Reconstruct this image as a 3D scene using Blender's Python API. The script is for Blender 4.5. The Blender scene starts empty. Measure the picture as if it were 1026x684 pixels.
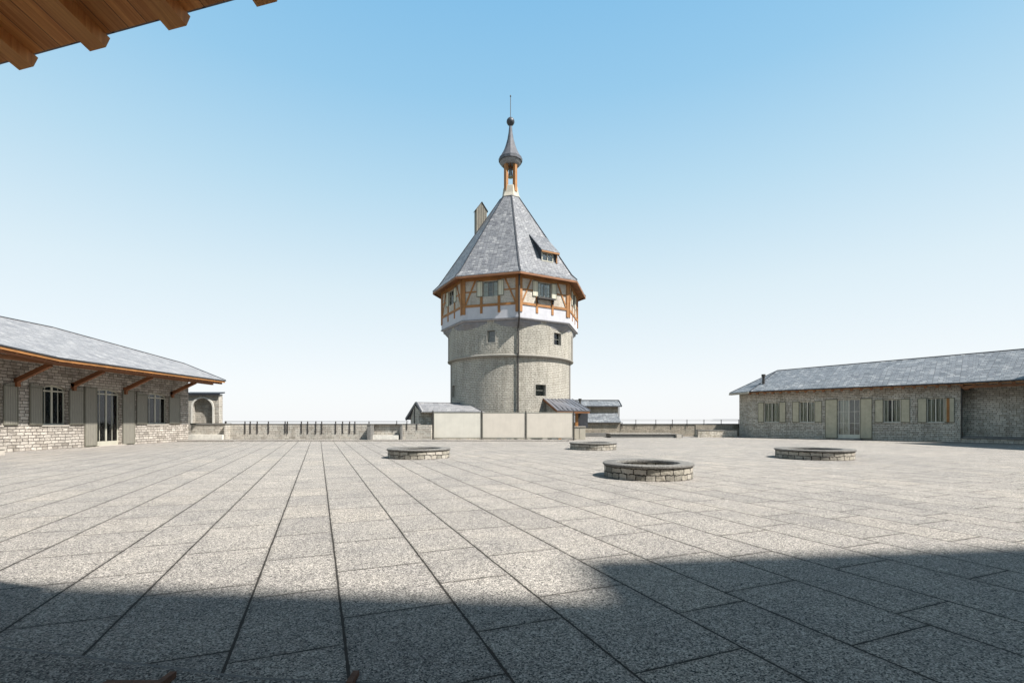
import bpy, bmesh, math, random
from mathutils import Vector, Matrix
random.seed(7)
R = math.radians
scn = bpy.context.scene
COL = scn.collection

# ------------------------------------------------------------------ camera, sky, sun, exposure
EYE = 1.70
FPX, CX, HOR = 480.0, 513.0, 422.0          # focal length, centre column and horizon row in photo pixels
cam_d = bpy.data.cameras.new('camera')
cam = bpy.data.objects.new('camera', cam_d); COL.objects.link(cam)
cam.location = (0, 0, EYE); cam.rotation_euler = (R(90), 0, 0)
cam_d.sensor_width = 36.0; cam_d.lens = 36.0*FPX/1026.0
cam_d.shift_y = (HOR-342.0)/1026.0
cam_d.clip_start = 0.05; cam_d.clip_end = 9000
scn.camera = cam

SUN_EL, SUN_A = 51.0, 28.0                   # elevation; angle behind the picture plane (sun to the right)
world = bpy.data.worlds.new('World'); scn.world = world; world.use_nodes = True
wn = world.node_tree; wn.nodes.clear()
wo = wn.nodes.new('ShaderNodeOutputWorld'); wb = wn.nodes.new('ShaderNodeBackground')
sky = wn.nodes.new('ShaderNodeTexSky'); sky.sky_type = 'NISHITA'; sky.sun_disc = False
sky.sun_elevation = R(SUN_EL); sky.sun_rotation = R(90+SUN_A)
sky.altitude = 0; sky.air_density = 1.0; sky.dust_density = 1.6; sky.ozone_density = 2.2
wb.inputs['Strength'].default_value = 0.12
tcw = wn.nodes.new('ShaderNodeTexCoord'); sxw = wn.nodes.new('ShaderNodeSeparateXYZ'); rmw = wn.nodes.new('ShaderNodeValToRGB'); mxw = wn.nodes.new('ShaderNodeMix'); mxw.data_type = 'RGBA'
wn.links.new(tcw.outputs['Generated'], sxw.inputs[0]); wn.links.new(sxw.outputs[2], rmw.inputs[0])
SKY = [(0.0, (.97, .985, .995)), (.07, (.93, .965, .985)), (.25, (.74, .87, .93)), (.42, (.50, .735, .885)), (.56, (.32, .61, .85)), (.68, (.23, .53, .82)), (.80, (.20, .32, .43)), (1.0, (.14, .17, .19))]
while len(rmw.color_ramp.elements) < len(SKY): rmw.color_ramp.elements.new(.5)
for e_, (p_, c_) in zip(rmw.color_ramp.elements, SKY): e_.position = p_; e_.color = (*c_, 1)
scw = wn.nodes.new('ShaderNodeVectorMath'); scw.operation = 'SCALE'; scw.inputs['Scale'].default_value = 1/(.12*2**.95)
wn.links.new(rmw.outputs[0], scw.inputs[0]); mxw.inputs[0].default_value = .94
wn.links.new(sky.outputs[0], mxw.inputs[6]); wn.links.new(scw.outputs[0], mxw.inputs[7]); wn.links.new(mxw.outputs[2], wb.inputs[0])
wn.links.new(wb.outputs[0], wo.inputs[0])
sd = bpy.data.lights.new('sun', 'SUN'); sd.energy = 5.0; sd.angle = R(1.4); sd.color = (1.0, .96, .90)
sun = bpy.data.objects.new('sun', sd); COL.objects.link(sun)
to_sun = Vector((math.cos(R(SUN_A))*math.cos(R(SUN_EL)), -math.sin(R(SUN_A))*math.cos(R(SUN_EL)), math.sin(R(SUN_EL))))
sun.rotation_euler = to_sun.to_track_quat('Z', 'Y').to_euler(); sun.location = (30, -20, 40)
scn.view_settings.view_transform = 'Standard'; scn.view_settings.look = 'None'
scn.view_settings.gamma = 1.0; scn.view_settings.exposure = 0.95
scn.view_settings.use_curve_mapping = False

# ------------------------------------------------------------------ materials
class NT:
    def __init__(s, name):
        s.m = bpy.data.materials.new(name); s.m.use_nodes = True
        s.t = s.m.node_tree; s.t.nodes.clear()
        s.out = s.n('ShaderNodeOutputMaterial'); s.b = s.n('ShaderNodeBsdfPrincipled')
        s.l(s.b.outputs[0], s.out.inputs[0])
    def n(s, t, **k):
        x = s.t.nodes.new(t)
        for a, v in k.items(): setattr(x, a, v)
        return x
    def l(s, a, b): s.t.links.new(a, b)
    def put(s, sock, v):
        if isinstance(v, (int, float, tuple)): sock.default_value = v
        else: s.l(v, sock)
    def math(s, op, a, b=None, c=None):
        x = s.n('ShaderNodeMath', operation=op); s.put(x.inputs[0], a)
        if b is not None: s.put(x.inputs[1], b)
        if c is not None: s.put(x.inputs[2], c)
        return x.outputs[0]
    def vm(s, op, a, b=None, out=0):
        x = s.n('ShaderNodeVectorMath', operation=op); s.put(x.inputs[0], a)
        if b is not None: s.put(x.inputs[1], b)
        return x.outputs[out]
    def dot(s, a, b): return s.vm('DOT_PRODUCT', a, b, 'Value')
    def comb(s, x, y, z=0.0):
        c = s.n('ShaderNodeCombineXYZ'); s.put(c.inputs[0], x); s.put(c.inputs[1], y); s.put(c.inputs[2], z); return c.outputs[0]
    def mix(s, f, a, b, mode='MIX'):
        x = s.n('ShaderNodeMix', data_type='RGBA', blend_type=mode)
        s.put(x.inputs[0], f); s.put(x.inputs[6], a); s.put(x.inputs[7], b); return x.outputs[2]
    def noise(s, vec, scale, detail=3, rough=.55):
        x = s.n('ShaderNodeTexNoise'); x.inputs['Scale'].default_value = scale
        x.inputs['Detail'].default_value = detail; x.inputs['Roughness'].default_value = rough
        s.l(vec, x.inputs['Vector']); return x
    def ramp(s, f, pts):
        x = s.n('ShaderNodeValToRGB'); s.l(f, x.inputs[0]); e = x.color_ramp.elements
        while len(e) < len(pts): e.new(.5)
        for i, (p, c) in enumerate(pts):
            e[i].position = p; e[i].color = c if len(c) == 4 else (*c, 1)
        return x.outputs[0]
    def bump(s, h, dist=.01, strength=1.0):
        x = s.n('ShaderNodeBump'); x.inputs['Distance'].default_value = dist; x.inputs['Strength'].default_value = strength
        s.l(h, x.inputs['Height']); s.l(x.outputs[0], s.b.inputs['Normal'])
    def pos(s): return s.n('ShaderNodeNewGeometry').outputs['Position']
    def obj(s): return s.n('ShaderNodeTexCoord').outputs['Object']
    def plane_uv(s):
        """distance along and up the surface, whatever way it faces"""
        g = s.n('ShaderNodeNewGeometry'); N = g.outputs['True Normal']; P = g.outputs['Position']
        T = s.vm('NORMALIZE', s.vm('CROSS_PRODUCT', (0.0003, 0.0001, 1.0), N)); B = s.vm('CROSS_PRODUCT', N, T)
        return s.comb(s.dot(P, T), s.dot(P, B))
    def cyl_uv(s, rad):
        o = s.obj(); x = s.n('ShaderNodeSeparateXYZ'); s.l(o, x.inputs[0])
        return s.comb(s.math('MULTIPLY', s.math('ARCTAN2', x.outputs[0], s.math('MULTIPLY', x.outputs[1], -1.0)), rad), x.outputs[2])

def c4(c): return (*c, 1.0)

def mat_stone(name, bw, bh, cols, mortar, uv='plane', rad=1, mort=.012, wob=.03, bump=.02, rowfreq=2, rough_edge=1.0):
    s = NT(name)
    v = s.plane_uv() if uv == 'plane' else s.cyl_uv(rad)
    P = s.obj() if uv != 'plane' else s.pos()
    nz = s.noise(P, 5.0, 3); nz2 = s.noise(P, 22.0, 3)
    d = s.vm('SCALE', s.vm('SUBTRACT', nz.outputs['Color'], (.5, .5, .5))); d.node.inputs['Scale'].default_value = wob
    d2 = s.vm('SCALE', s.vm('SUBTRACT', nz2.outputs['Color'], (.5, .5, .5))); d2.node.inputs['Scale'].default_value = wob*.45
    vv = s.vm('ADD', s.vm('ADD', v, d), d2)
    br = s.n('ShaderNodeTexBrick'); s.l(vv, br.inputs['Vector'])
    br.offset = .5; br.squash = .72; br.squash_frequency = 3
    br.inputs['Scale'].default_value = 1; br.inputs['Brick Width'].default_value = bw; br.inputs['Row Height'].default_value = bh
    br.inputs['Mortar Size'].default_value = mort; br.inputs['Mortar Smooth'].default_value = .35
    br.inputs['Color1'].default_value = (0, 0, 0, 1); br.inputs['Color2'].default_value = (1, 1, 1, 1); br.inputs['Mortar'].default_value = (.5, .5, .5, 1)
    rnd = br.outputs['Color']; m = br.outputs['Fac']
    base = s.ramp(rnd, [(i/(len(cols)-1), c) for i, c in enumerate(cols)])
    fine = s.noise(P, 28.0, 5, .7); big = s.noise(P, .35, 3)
    base = s.mix(1.0, base, s.ramp(fine.outputs[0], [(.25, (.62, .62, .62)), (.75, (1.28, 1.28, 1.28))]), 'MULTIPLY')
    base = s.mix(1.0, base, s.ramp(big.outputs[0], [(.3, (.84, .84, .83)), (.7, (1.1, 1.09, 1.07))]), 'MULTIPLY')
    mp2 = s.n('ShaderNodeMapping'); s.l(P, mp2.inputs[0]); mp2.inputs['Scale'].default_value = (2.2, 2.2, .22)
    stk = s.noise(mp2.outputs[0], 1.0, 5, .65)
    st = s.ramp(stk.outputs[0], [(.30, (.76, .75, .73)), (.52, (1, 1, 1)), (.75, (1.06, 1.05, 1.03))])
    s.l(s.mix(1.0, s.mix(m, base, c4(mortar)), st, 'MULTIPLY'), s.b.inputs['Base Color'])
    s.b.inputs['Roughness'].default_value = .92; s.b.inputs['Specular IOR Level'].default_value = .2
    lump = s.noise(P, 9.0, 4, .6)
    h = s.math('ADD', s.math('MULTIPLY', s.math('SUBTRACT', 1.0, m), .9), s.math('MULTIPLY', lump.outputs[0], 1.1))
    h = s.math('ADD', h, s.math('MULTIPLY', rnd, .35))
    s.bump(h, bump)
    return s.m

def mat_slate(name, cols, bw=.42, bh=.26, gap=(.035, .037, .043)):
    s = NT(name); v = s.plane_uv(); P = s.pos()
    br = s.n('ShaderNodeTexBrick'); s.l(v, br.inputs['Vector'])
    br.offset = .5; br.squash = .8; br.squash_frequency = 2
    br.inputs['Scale'].default_value = 1; br.inputs['Brick Width'].default_value = bw; br.inputs['Row Height'].default_value = bh
    br.inputs['Mortar Size'].default_value = .016; br.inputs['Mortar Smooth'].default_value = .3
    br.inputs['Color1'].default_value = (0, 0, 0, 1); br.inputs['Color2'].default_value = (1, 1, 1, 1); br.inputs['Mortar'].default_value = (.5, .5, .5, 1)
    base = s.ramp(br.outputs['Color'], [(i/(len(cols)-1), c) for i, c in enumerate(cols)])
    n1 = s.noise(P, 1.3, 4); n2 = s.noise(P, 20, 3)
    base = s.mix(1.0, base, s.ramp(n1.outputs[0], [(.3, (.8, .8, .82)), (.7, (1.15, 1.14, 1.12))]), 'MULTIPLY')
    base = s.mix(1.0, base, s.ramp(n2.outputs[0], [(.3, (.86, .86, .86)), (.7, (1.1, 1.1, 1.1))]), 'MULTIPLY')
    s.l(s.mix(br.outputs['Fac'], base, c4(gap)), s.b.inputs['Base Color'])
    s.b.inputs['Roughness'].default_value = .55; s.b.inputs['Specular IOR Level'].default_value = .4
    sx = s.n('ShaderNodeSeparateXYZ'); s.l(v, sx.inputs[0])
    saw = s.math('SUBTRACT', 1.0, s.math('FRACT', s.math('DIVIDE', sx.outputs[1], bh)))
    h = s.math('ADD', s.math('MULTIPLY', saw, .42), s.math('MULTIPLY', s.math('SUBTRACT', 1.0, br.outputs['Fac']), .5))
    h = s.math('ADD', h, s.math('MULTIPLY', br.outputs['Color'], .4))
    s.bump(h, .014); return s.m

def mat_wood(name, c0, c1, axis=None, rough=.7):
    s = NT(name); v = s.plane_uv() if axis is None else s.pos()
    mp = s.n('ShaderNodeMapping'); s.l(v, mp.inputs[0])
    mp.inputs['Scale'].default_value = (2.0, 22.0, 1.0) if axis is None else axis
    n = s.noise(mp.outputs[0], 1.0, 6, .65); n2 = s.noise(s.pos(), 1.1, 3)
    c = s.ramp(n.outputs[0], [(.3, c0), (.72, c1)])
    c = s.mix(1.0, c, s.ramp(n2.outputs[0], [(.3, (.75, .75, .75)), (.7, (1.15, 1.12, 1.1))]), 'MULTIPLY')
    s.l(c, s.b.inputs['Base Color']); s.b.inputs['Roughness'].default_value = rough
    s.bump(n.outputs[0], .004); return s.m

def mat_soffit(name, c0, c1, w=.17, seams=True):
    s = NT(name); v = s.plane_uv(); sx = s.n('ShaderNodeSeparateXYZ'); s.l(v, sx.inputs[0])
    q = s.math('DIVIDE', sx.outputs[0], w); f = s.math('FRACT', q); k = s.math('FLOOR', q)
    j = s.math('LESS_THAN', s.math('MINIMUM', f, s.math('SUBTRACT', 1.0, f)), .018)
    if not seams: k = s.math('MULTIPLY', k, 0.0); j = s.math('MULTIPLY', j, 0.0)
    wn_ = s.n('ShaderNodeTexWhiteNoise', noise_dimensions='1D'); s.l(k, wn_.inputs['W'])
    mp = s.n('ShaderNodeMapping'); s.l(s.comb(sx.outputs[0], sx.outputs[1], s.math('MULTIPLY', k, 3.7)), mp.inputs[0]); mp.inputs['Scale'].default_value = (26, 1.6, 1)
    n = s.noise(mp.outputs[0], 1.0, 6, .65); n.inputs['Distortion'].default_value = .6
    c = s.ramp(n.outputs[0], [(.32, c0), (.68, c1)])
    c = s.mix(1.0, c, s.ramp(wn_.outputs['Value'], [(0, (.78, .76, .74)), (1, (1.15, 1.12, 1.08))]), 'MULTIPLY')
    s.l(s.mix(j, c, c4(tuple(x*.25 for x in c0))), s.b.inputs['Base Color']); s.b.inputs['Roughness'].default_value = .65
    s.bump(s.math('SUBTRACT', s.math('MULTIPLY', n.outputs[0], .4), j), .004); return s.m

def mat_plain(name, c, rough=.7, metal=0, var=.12, scale=3.0, bump=.002):
    s = NT(name); P = s.pos(); n = s.noise(P, scale, 5, .65)
    k = s.ramp(n.outputs[0], [(.3, (1-var,)*3), (.7, (1+var,)*3)])
    mp2 = s.n('ShaderNodeMapping'); s.l(P, mp2.inputs[0]); mp2.inputs['Scale'].default_value = (3.0, 3.0, .3)
    stk = s.noise(mp2.outputs[0], 1.0, 5, .65)
    k = s.mix(1.0, k, s.ramp(stk.outputs[0], [(.32, (1-var*.9,)*3), (.55, (1, 1, 1))]), 'MULTIPLY')
    s.l(s.mix(1.0, c4(c), k, 'MULTIPLY'), s.b.inputs['Base Color'])
    s.b.inputs['Roughness'].default_value = rough; s.b.inputs['Metallic'].default_value = metal
    n2 = s.noise(P, scale*12, 3)
    s.bump(n2.outputs[0], bump); return s.m

def mat_boards(name, c0, c1, w=.16):
    """painted ledged boards: joints every w metres along the surface"""
    s = NT(name); v = s.plane_uv(); sx = s.n('ShaderNodeSeparateXYZ'); s.l(v, sx.inputs[0])
    f = s.math('FRACT', s.math('DIVIDE', sx.outputs[0], w))
    j = s.math('LESS_THAN', s.math('MINIMUM', f, s.math('SUBTRACT', 1.0, f)), .05)
    mp = s.n('ShaderNodeMapping'); s.l(v, mp.inputs[0]); mp.inputs['Scale'].default_value = (30, 2, 1)
    n = s.noise(mp.outputs[0], 1.0, 5)
    c = s.ramp(n.outputs[0], [(.3, c0), (.7, c1)])
    s.l(s.mix(j, c, c4(tuple(x*.4 for x in c0))), s.b.inputs['Base Color'])
    s.b.inputs['Roughness'].default_value = .75
    s.bump(s.math('ADD', s.math('MULTIPLY', j, -1.0), s.math('MULTIPLY', n.outputs[0], .3)), .006); return s.m

def mat_granite(name, joints=True, lo=.03, mid=.40, hi=.78, tint=(1, .985, .955)):
    s = NT(name); P = s.pos()
    vo = s.n('ShaderNodeTexVoronoi'); vo.inputs['Scale'].default_value = 95.0; s.l(P, vo.inputs['Vector'])
    sp = s.n('ShaderNodeSeparateColor'); s.l(vo.outputs['Color'], sp.inputs[0])
    g2 = s.noise(P, 48.0, 4, .75); g3 = s.noise(P, 13.0, 3, .6)
    big = s.noise(P, .16, 4, .6); mid_n = s.noise(P, 1.3, 4, .6)
    g = s.math('ADD', s.math('MULTIPLY', sp.outputs[0], .5), s.math('MULTIPLY', g2.outputs[0], .5))
    c = s.ramp(g, [(.27, (lo, lo, lo*1.02)), (.40, (mid*.72,)*3), (.58, (mid*1.12,)*3), (.76, (hi, hi, hi*.985))])
    c = s.mix(1.0, c, s.ramp(g3.outputs[0], [(.3, (.8, .8, .8)), (.7, (1.18, 1.17, 1.16))]), 'MULTIPLY')
    c = s.mix(1.0, c, s.ramp(mid_n.outputs[0], [(.3, (.86, .86, .87)), (.7, (1.1, 1.09, 1.07))]), 'MULTIPLY')
    c = s.mix(1.0, c, s.ramp(big.outputs[0], [(.35, (.9, .9, .9)), (.65, (1.06, 1.05, 1.03))]), 'MULTIPLY')
    c = s.mix(1.0, c, c4(tint), 'MULTIPLY')
    h = g
    if joints:
        a = R(22.0)
        cc = s.math('ADD', s.dot(P, (math.cos(a), math.sin(a), 0)), s.math('MULTIPLY', s.math('SUBTRACT', s.noise(P, .8, 2).outputs[0], .5), .018))
        ll = s.dot(P, (-math.sin(a), math.cos(a), 0))
        per, w1 = 1.78, .99
        q = s.math('DIVIDE', s.math('SUBTRACT', cc, .19), per)
        k = s.math('FLOOR', q); fr = s.math('MULTIPLY', s.math('SUBTRACT', q, k), per)
        row = s.math('ADD', s.math('MULTIPLY', k, 2.0), s.math('GREATER_THAN', fr, w1))
        dr = s.math('MINIMUM', s.math('MINIMUM', fr, s.math('ABSOLUTE', s.math('SUBTRACT', fr, w1))), s.math('SUBTRACT', per, fr))
        wn_ = s.n('ShaderNodeTexWhiteNoise', noise_dimensions='1D'); s.l(row, wn_.inputs['W'])
        rv = wn_.outputs['Value']
        L = s.math('ADD', 1.2, s.math('MULTIPLY', s.math('FRACT', s.math('MULTIPLY', rv, 7.3)), .7))
        l2 = s.math('DIVIDE', s.math('ADD', ll, s.math('MULTIPLY', rv, 9.0)), L)
        kf = s.math('FLOOR', l2); f2 = s.math('MULTIPLY', s.math('SUBTRACT', l2, kf), L)
        dl = s.math('MINIMUM', f2, s.math('SUBTRACT', L, f2))
        wob = s.math('MULTIPLY', s.noise(P, 5.0, 4, .7).outputs[0], .024)
        jr = s.math('LESS_THAN', s.math('ADD', dr, wob), .0225)
        jl = s.math('LESS_THAN', s.math('ADD', dl, wob), .0195)
        j = s.math('MAXIMUM', jr, jl)
        w2 = s.n('ShaderNodeTexWhiteNoise', noise_dimensions='2D'); s.l(s.comb(row, kf), w2.inputs['Vector'])
        c = s.mix(1.0, c, s.ramp(w2.outputs['Value'], [(0, (.90, .90, .905)), (.35, (.98, .98, .98)), (.8, (1.01, 1.005, 1.0)), (1, (1.06, 1.045, 1.02))]), 'MULTIPLY')
        edge = s.ramp(s.math('MINIMUM', dr, dl), [(0.0, (.72, .71, .7)), (.05, (1, 1, 1))])
        c = s.mix(1.0, c, edge, 'MULTIPLY')
        c = s.mix(j, c, (.028, .024, .02, 1))
        h = s.math('SUBTRACT', s.math('MULTIPLY', g, .5), s.math('MULTIPLY', j, 2.0))
    s.l(c, s.b.inputs['Base Color']); s.b.inputs['Roughness'].default_value = .85; s.b.inputs['Specular IOR Level'].default_value = .25
    s.bump(h, .006); return s.m

def mat_glass(name):
    s = NT(name); tr = s.n('ShaderNodeBsdfTransparent'); tr.inputs[0].default_value = (.88, .90, .88, 1)
    gl = s.n('ShaderNodeBsdfGlossy'); gl.inputs['Roughness'].default_value = .04; gl.inputs[0].default_value = (.9, .92, .95, 1)
    fr = s.n('ShaderNodeFresnel'); fr.inputs[0].default_value = 1.6
    mx = s.n('ShaderNodeMixShader'); s.l(fr.outputs[0], mx.inputs[0]); s.l(tr.outputs[0], mx.inputs[1]); s.l(gl.outputs[0], mx.inputs[2])
    n = s.noise(s.pos(), 1.5, 2); bp = s.n('ShaderNodeBump'); bp.inputs['Distance'].default_value = .01; s.l(n.outputs[0], bp.inputs['Height'])
    s.l(bp.outputs[0], gl.inputs['Normal']); s.l(mx.outputs[0], s.out.inputs[0]); return s.m

M = {}
M['paving'] = mat_granite('granite_paving', lo=.03, mid=.262, hi=.55, tint=(1.03, .965, .895))
M['border'] = mat_granite('granite_border', joints=False, lo=.02, mid=.20, hi=.5, tint=(1.03, .965, .895))
M['kerbstone'] = mat_granite('granite_kerb', joints=False, lo=.05, mid=.24, hi=.45, tint=(1.03, .965, .895))
STL = [(.27, .24, .21), (.40, .36, .32), (.50, .455, .41), (.37, .335, .30), (.58, .53, .475)]
M['wall_left'] = mat_stone('rough_ashlar_pale', .46, .18, STL, (.10, .088, .078), mort=.017, wob=.085, bump=.05)
M['wall_right'] = mat_stone('coursed_stone_grey', .38, .16, [(.43, .395, .34), (.56, .515, .45), (.65, .605, .53), (.42, .375, .31)], (.19, .17, .135), mort=.014, wob=.05, bump=.03)
M['parapet'] = mat_stone('parapet_stone', .50, .17, [(.36, .33, .29), (.50, .46, .41), (.43, .41, .37), (.56, .52, .46)], (.14, .125, .11), mort=.010, wob=.04, bump=.025)
M['parapet_brown'] = mat_stone('parapet_stone_brown', .42, .15, [(.27, .24, .20), (.38, .33, .27), (.33, .30, .25), (.43, .38, .31)], (.11, .1, .085), mort=.012, wob=.04, bump=.025)
M['drum'] = mat_stone('tower_masonry', .42, .17, [(.385, .36, .315), (.46, .43, .38), (.42, .395, .345), (.50, .47, .415)], (.21, .195, .165), uv='cyl', rad=6.6, mort=.016, wob=.10, bump=.05)
M['infill'] = mat_stone('rubble_infill', .30, .14, [(.46, .42, .36), (.56, .51, .44), (.50, .45, .41), (.60, .55, .48)], (.36, .33, .28), mort=.012, wob=.08, bump=.015)
M['well'] = mat_stone('well_stone', .42, .17, [(.20, .19, .165), (.36, .33, .28), (.44, .41, .36), (.30, .27, .23), (.52, .48, .43)], (.045, .04, .035), uv='cyl', rad=1.45, mort=.016, wob=.11, bump=.04)
M['well_rim'] = mat_granite('well_rim_stone', joints=False, lo=.04, mid=.16, hi=.34, tint=(1, .97, .92))
M['gravel'] = mat_granite('grey_gravel', joints=False, lo=.12, mid=.34, hi=.62)
M['slate'] = mat_slate('slate_roof', [(.11, .113, .125), (.20, .205, .215), (.15, .155, .17), (.27, .272, .28)])
M['slate_pale'] = mat_slate('slate_roof_pale', [(.19, .188, .195), (.27, .267, .272), (.22, .217, .224), (.30, .296, .298)], bw=.55, bh=.34, gap=(.09, .09, .095))
M['slate_blue'] = mat_slate('slate_roof_blue', [(.10, .112, .125), (.18, .195, .212), (.13, .145, .162), (.255, .268, .28)], bw=.42, bh=.26)
M['zinc'] = mat_plain('zinc_sheet', (.20, .20, .22), .45, .55, .15, 2.0)
M['lead'] = mat_plain('dark_lead', (.05, .053, .062), .5, .3, .2)
M['lead_mid'] = mat_plain('weathered_lead', (.085, .087, .10), .6, .1, .25, 4.0)
M['wood'] = mat_wood('oiled_timber', (.15, .06, .022), (.27, .12, .05))
M['wood_front'] = mat_wood('tower_timber', (.22, .092, .026), (.39, .185, .058))
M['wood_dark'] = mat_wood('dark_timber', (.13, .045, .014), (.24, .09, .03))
M['soffit'] = mat_soffit('soffit_boards', (.50, .165, .035), (.84, .38, .115))
M['rafter'] = mat_soffit('rafter_timber', (.48, .17, .04), (.78, .37, .115), seams=False)
M['plank'] = mat_wood('grey_planks', (.10, .092, .07), (.25, .225, .175))
M['plaster'] = mat_plain('white_plaster', (.45, .445, .47), .9, 0, .07, 1.5)
M['corbel'] = mat_plain('grey_stone_corbel', (.21, .205, .215), .85, 0, .15, 2)
M['cream'] = mat_plain('cream_render', (.40, .365, .30), .9, 0, .1, 2)
M['shut_left'] = mat_boards('grey_green_shutter_boards', (.17, .157, .13), (.235, .218, .18), .13)
M['shut_right'] = mat_plain('sage_shutter_paint', (.45, .41, .30), .75, 0, .12, 2.5)
M['shut_tower'] = mat_boards('cream_shutter_boards', (.46, .44, .34), (.58, .55, .44), .3)
M['shut_edge'] = mat_plain('shutter_frame_paint', (.12, .115, .085), .7, 0, .15)
M['frame'] = mat_plain('pale_window_paint', (.40, .38, .315), .5, 0, .08)
M['frame_pale'] = mat_plain('cream_window_paint', (.66, .63, .53), .5, 0, .08)
M['stone_pale'] = mat_plain('pale_limestone', (.60, .575, .52), .9, 0, .14, 5, .006)
M['frame_grey'] = mat_plain('grey_window_paint', (.24, .235, .20), .5, 0, .1)
M['dark'] = mat_plain('dark_room', (.24, .225, .195), .9, 0, .2)
M['curtain'] = mat_boards('linen_curtain', (.50, .48, .40), (.68, .66, .56), .12)
M['edge_strip'] = mat_plain('edge_strip_stone', (.19, .175, .155), .9, 0, .2, 5, .01)
M['iron'] = mat_plain('dark_iron', (.055, .05, .047), .55, .4, .25, 8)
M['steel'] = mat_plain('grey_steel_rail', (.32, .32, .32), .45, .5, .1, 8)
M['rust'] = mat_plain('rusty_steel', (.16, .075, .045), .85, .2, .4, 25, .004)
M['panel_a'] = mat_plain('hoarding_ivory', (.56, .53, .465), .8, 0, .06, 1.1)
M['panel_b'] = mat_plain('hoarding_beige', (.54, .49, .425), .8, 0, .06, 1.1)
M['stone_plain'] = mat_plain('plain_limestone', (.42, .38, .33), .9, 0, .14, 5, .006)
M['window_stone'] = mat_plain('window_limestone', (.30, .28, .245), .9, 0, .14, 5, .006)
M['stone_dark'] = mat_plain('dark_plinth_stone', (.16, .155, .145), .9, 0, .2, 5, .006)
M['bronze'] = mat_plain('bell_bronze', (.30, .31, .29), .4, .8, .15, 4)
M['glass'] = mat_glass('window_glass')
M['ground'] = mat_plain('dry_hillside', (.10, .115, .06), .95, 0, .35, .02, .05)

# ------------------------------------------------------------------ mesh helpers
class MB:
    def __init__(s): s.v = []; s.f = []
    def add(s, vs, fs):
        o = len(s.v); s.v += [tuple(v) for v in vs]; s.f += [tuple(i+o for i in f) for f in fs]; return s
    def box(s, x0, x1, y0, y1, z0, z1, mp=None):
        vs = [(x, y, z) for x in (x0, x1) for y in (y0, y1) for z in (z0, z1)]
        if mp: vs = [mp(*v) for v in vs]
        return s.add(vs, [(0, 1, 3, 2), (4, 6, 7, 5), (0, 4, 5, 1), (2, 3, 7, 6), (0, 2, 6, 4), (1, 5, 7, 3)])
    def slab(s, pts, t, d=(0, 0, -1)):
        pts = [Vector(p) for p in pts]; d = Vector(d)*t; n = len(pts)
        vs = pts+[p+d for p in pts]
        return s.add(vs, [tuple(range(n)), tuple(range(2*n-1, n-1, -1))]+[(i, i+n, (i+1) % n+n, (i+1) % n) for i in range(n)])
    def beam(s, a, b, w, h, up=(0, 0, 1), mp=None):
        a, b, up = Vector(a), Vector(b), Vector(up); d = (b-a).normalized()
        sd_ = d.cross(up).normalized(); u = sd_.cross(d).normalized()
        vs = [p+sd_*(i*w/2)+u*(j*h/2) for p in (a, b) for i in (-1, 1) for j in (-1, 1)]
        return s.add(vs, [(0, 1, 3, 2), (4, 6, 7, 5), (0, 4, 5, 1), (2, 3, 7, 6), (0, 2, 6, 4), (1, 5, 7, 3)])
    def lathe(s, prof, n=48, c=(0, 0), ph=0.0, closed=False):
        """prof: (radius, z) from bottom to top"""
        vs = []; fs = []
        for r, z in prof:
            for i in range(n):
                a = ph+2*math.pi*i/n; vs.append((c[0]+r*math.sin(a), c[1]-r*math.cos(a), z))
        m = len(prof)
        for k in range(m-1 if not closed else m):
            k2 = (k+1) % m
            for i in range(n):
                j = (i+1) % n; fs.append((k*n+i, k*n+j, k2*n+j, k2*n+i))
        if not closed: fs += [tuple(range(n-1, -1, -1)), tuple((m-1)*n+i for i in range(n))]
        return s.add(vs, fs)
    def tube(s, a, b, r, n=10):
        a, b = Vector(a), Vector(b); d = (b-a).normalized(); u = d.orthogonal().normalized(); w = d.cross(u)
        vs = [p+(u*math.cos(2*math.pi*i/n)+w*math.sin(2*math.pi*i/n))*r for p in (a, b) for i in range(n)]
        return s.add(vs, [tuple(range(n-1, -1, -1)), tuple(range(n, 2*n))]+[(i, (i+1) % n, n+(i+1) % n, n+i) for i in range(n)])
    def build(s, name, mat, parent=None, bevel=0, smooth=False, origin=None):
        me = bpy.data.meshes.new(name); o_ = Vector(origin) if origin else Vector((0, 0, 0))
        me.from_pydata([tuple(Vector(v)-o_) for v in s.v], [], s.f); me.validate()
        bm = bmesh.new(); bm.from_mesh(me)
        bmesh.ops.remove_doubles(bm, verts=bm.verts, dist=1e-5)
        bmesh.ops.recalc_face_normals(bm, faces=bm.faces)
        if bevel: bmesh.ops.bevel(bm, geom=bm.edges[:], offset=bevel, segments=2, affect='EDGES', clamp_overlap=True)
        bm.to_mesh(me); bm.free()
        if smooth:
            me.polygons.foreach_set('use_smooth', [True]*len(me.polygons))
            me.set_sharp_from_angle(angle=R(smooth if smooth is not True else 40))
        me.materials.append(mat)
        o = bpy.data.objects.new(name, me); COL.objects.link(o); o.location = o_
        if parent is not None:
            o.parent = parent; o.location = o_-Vector(parent['_w']) if '_w' in parent else o_
        return o

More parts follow.
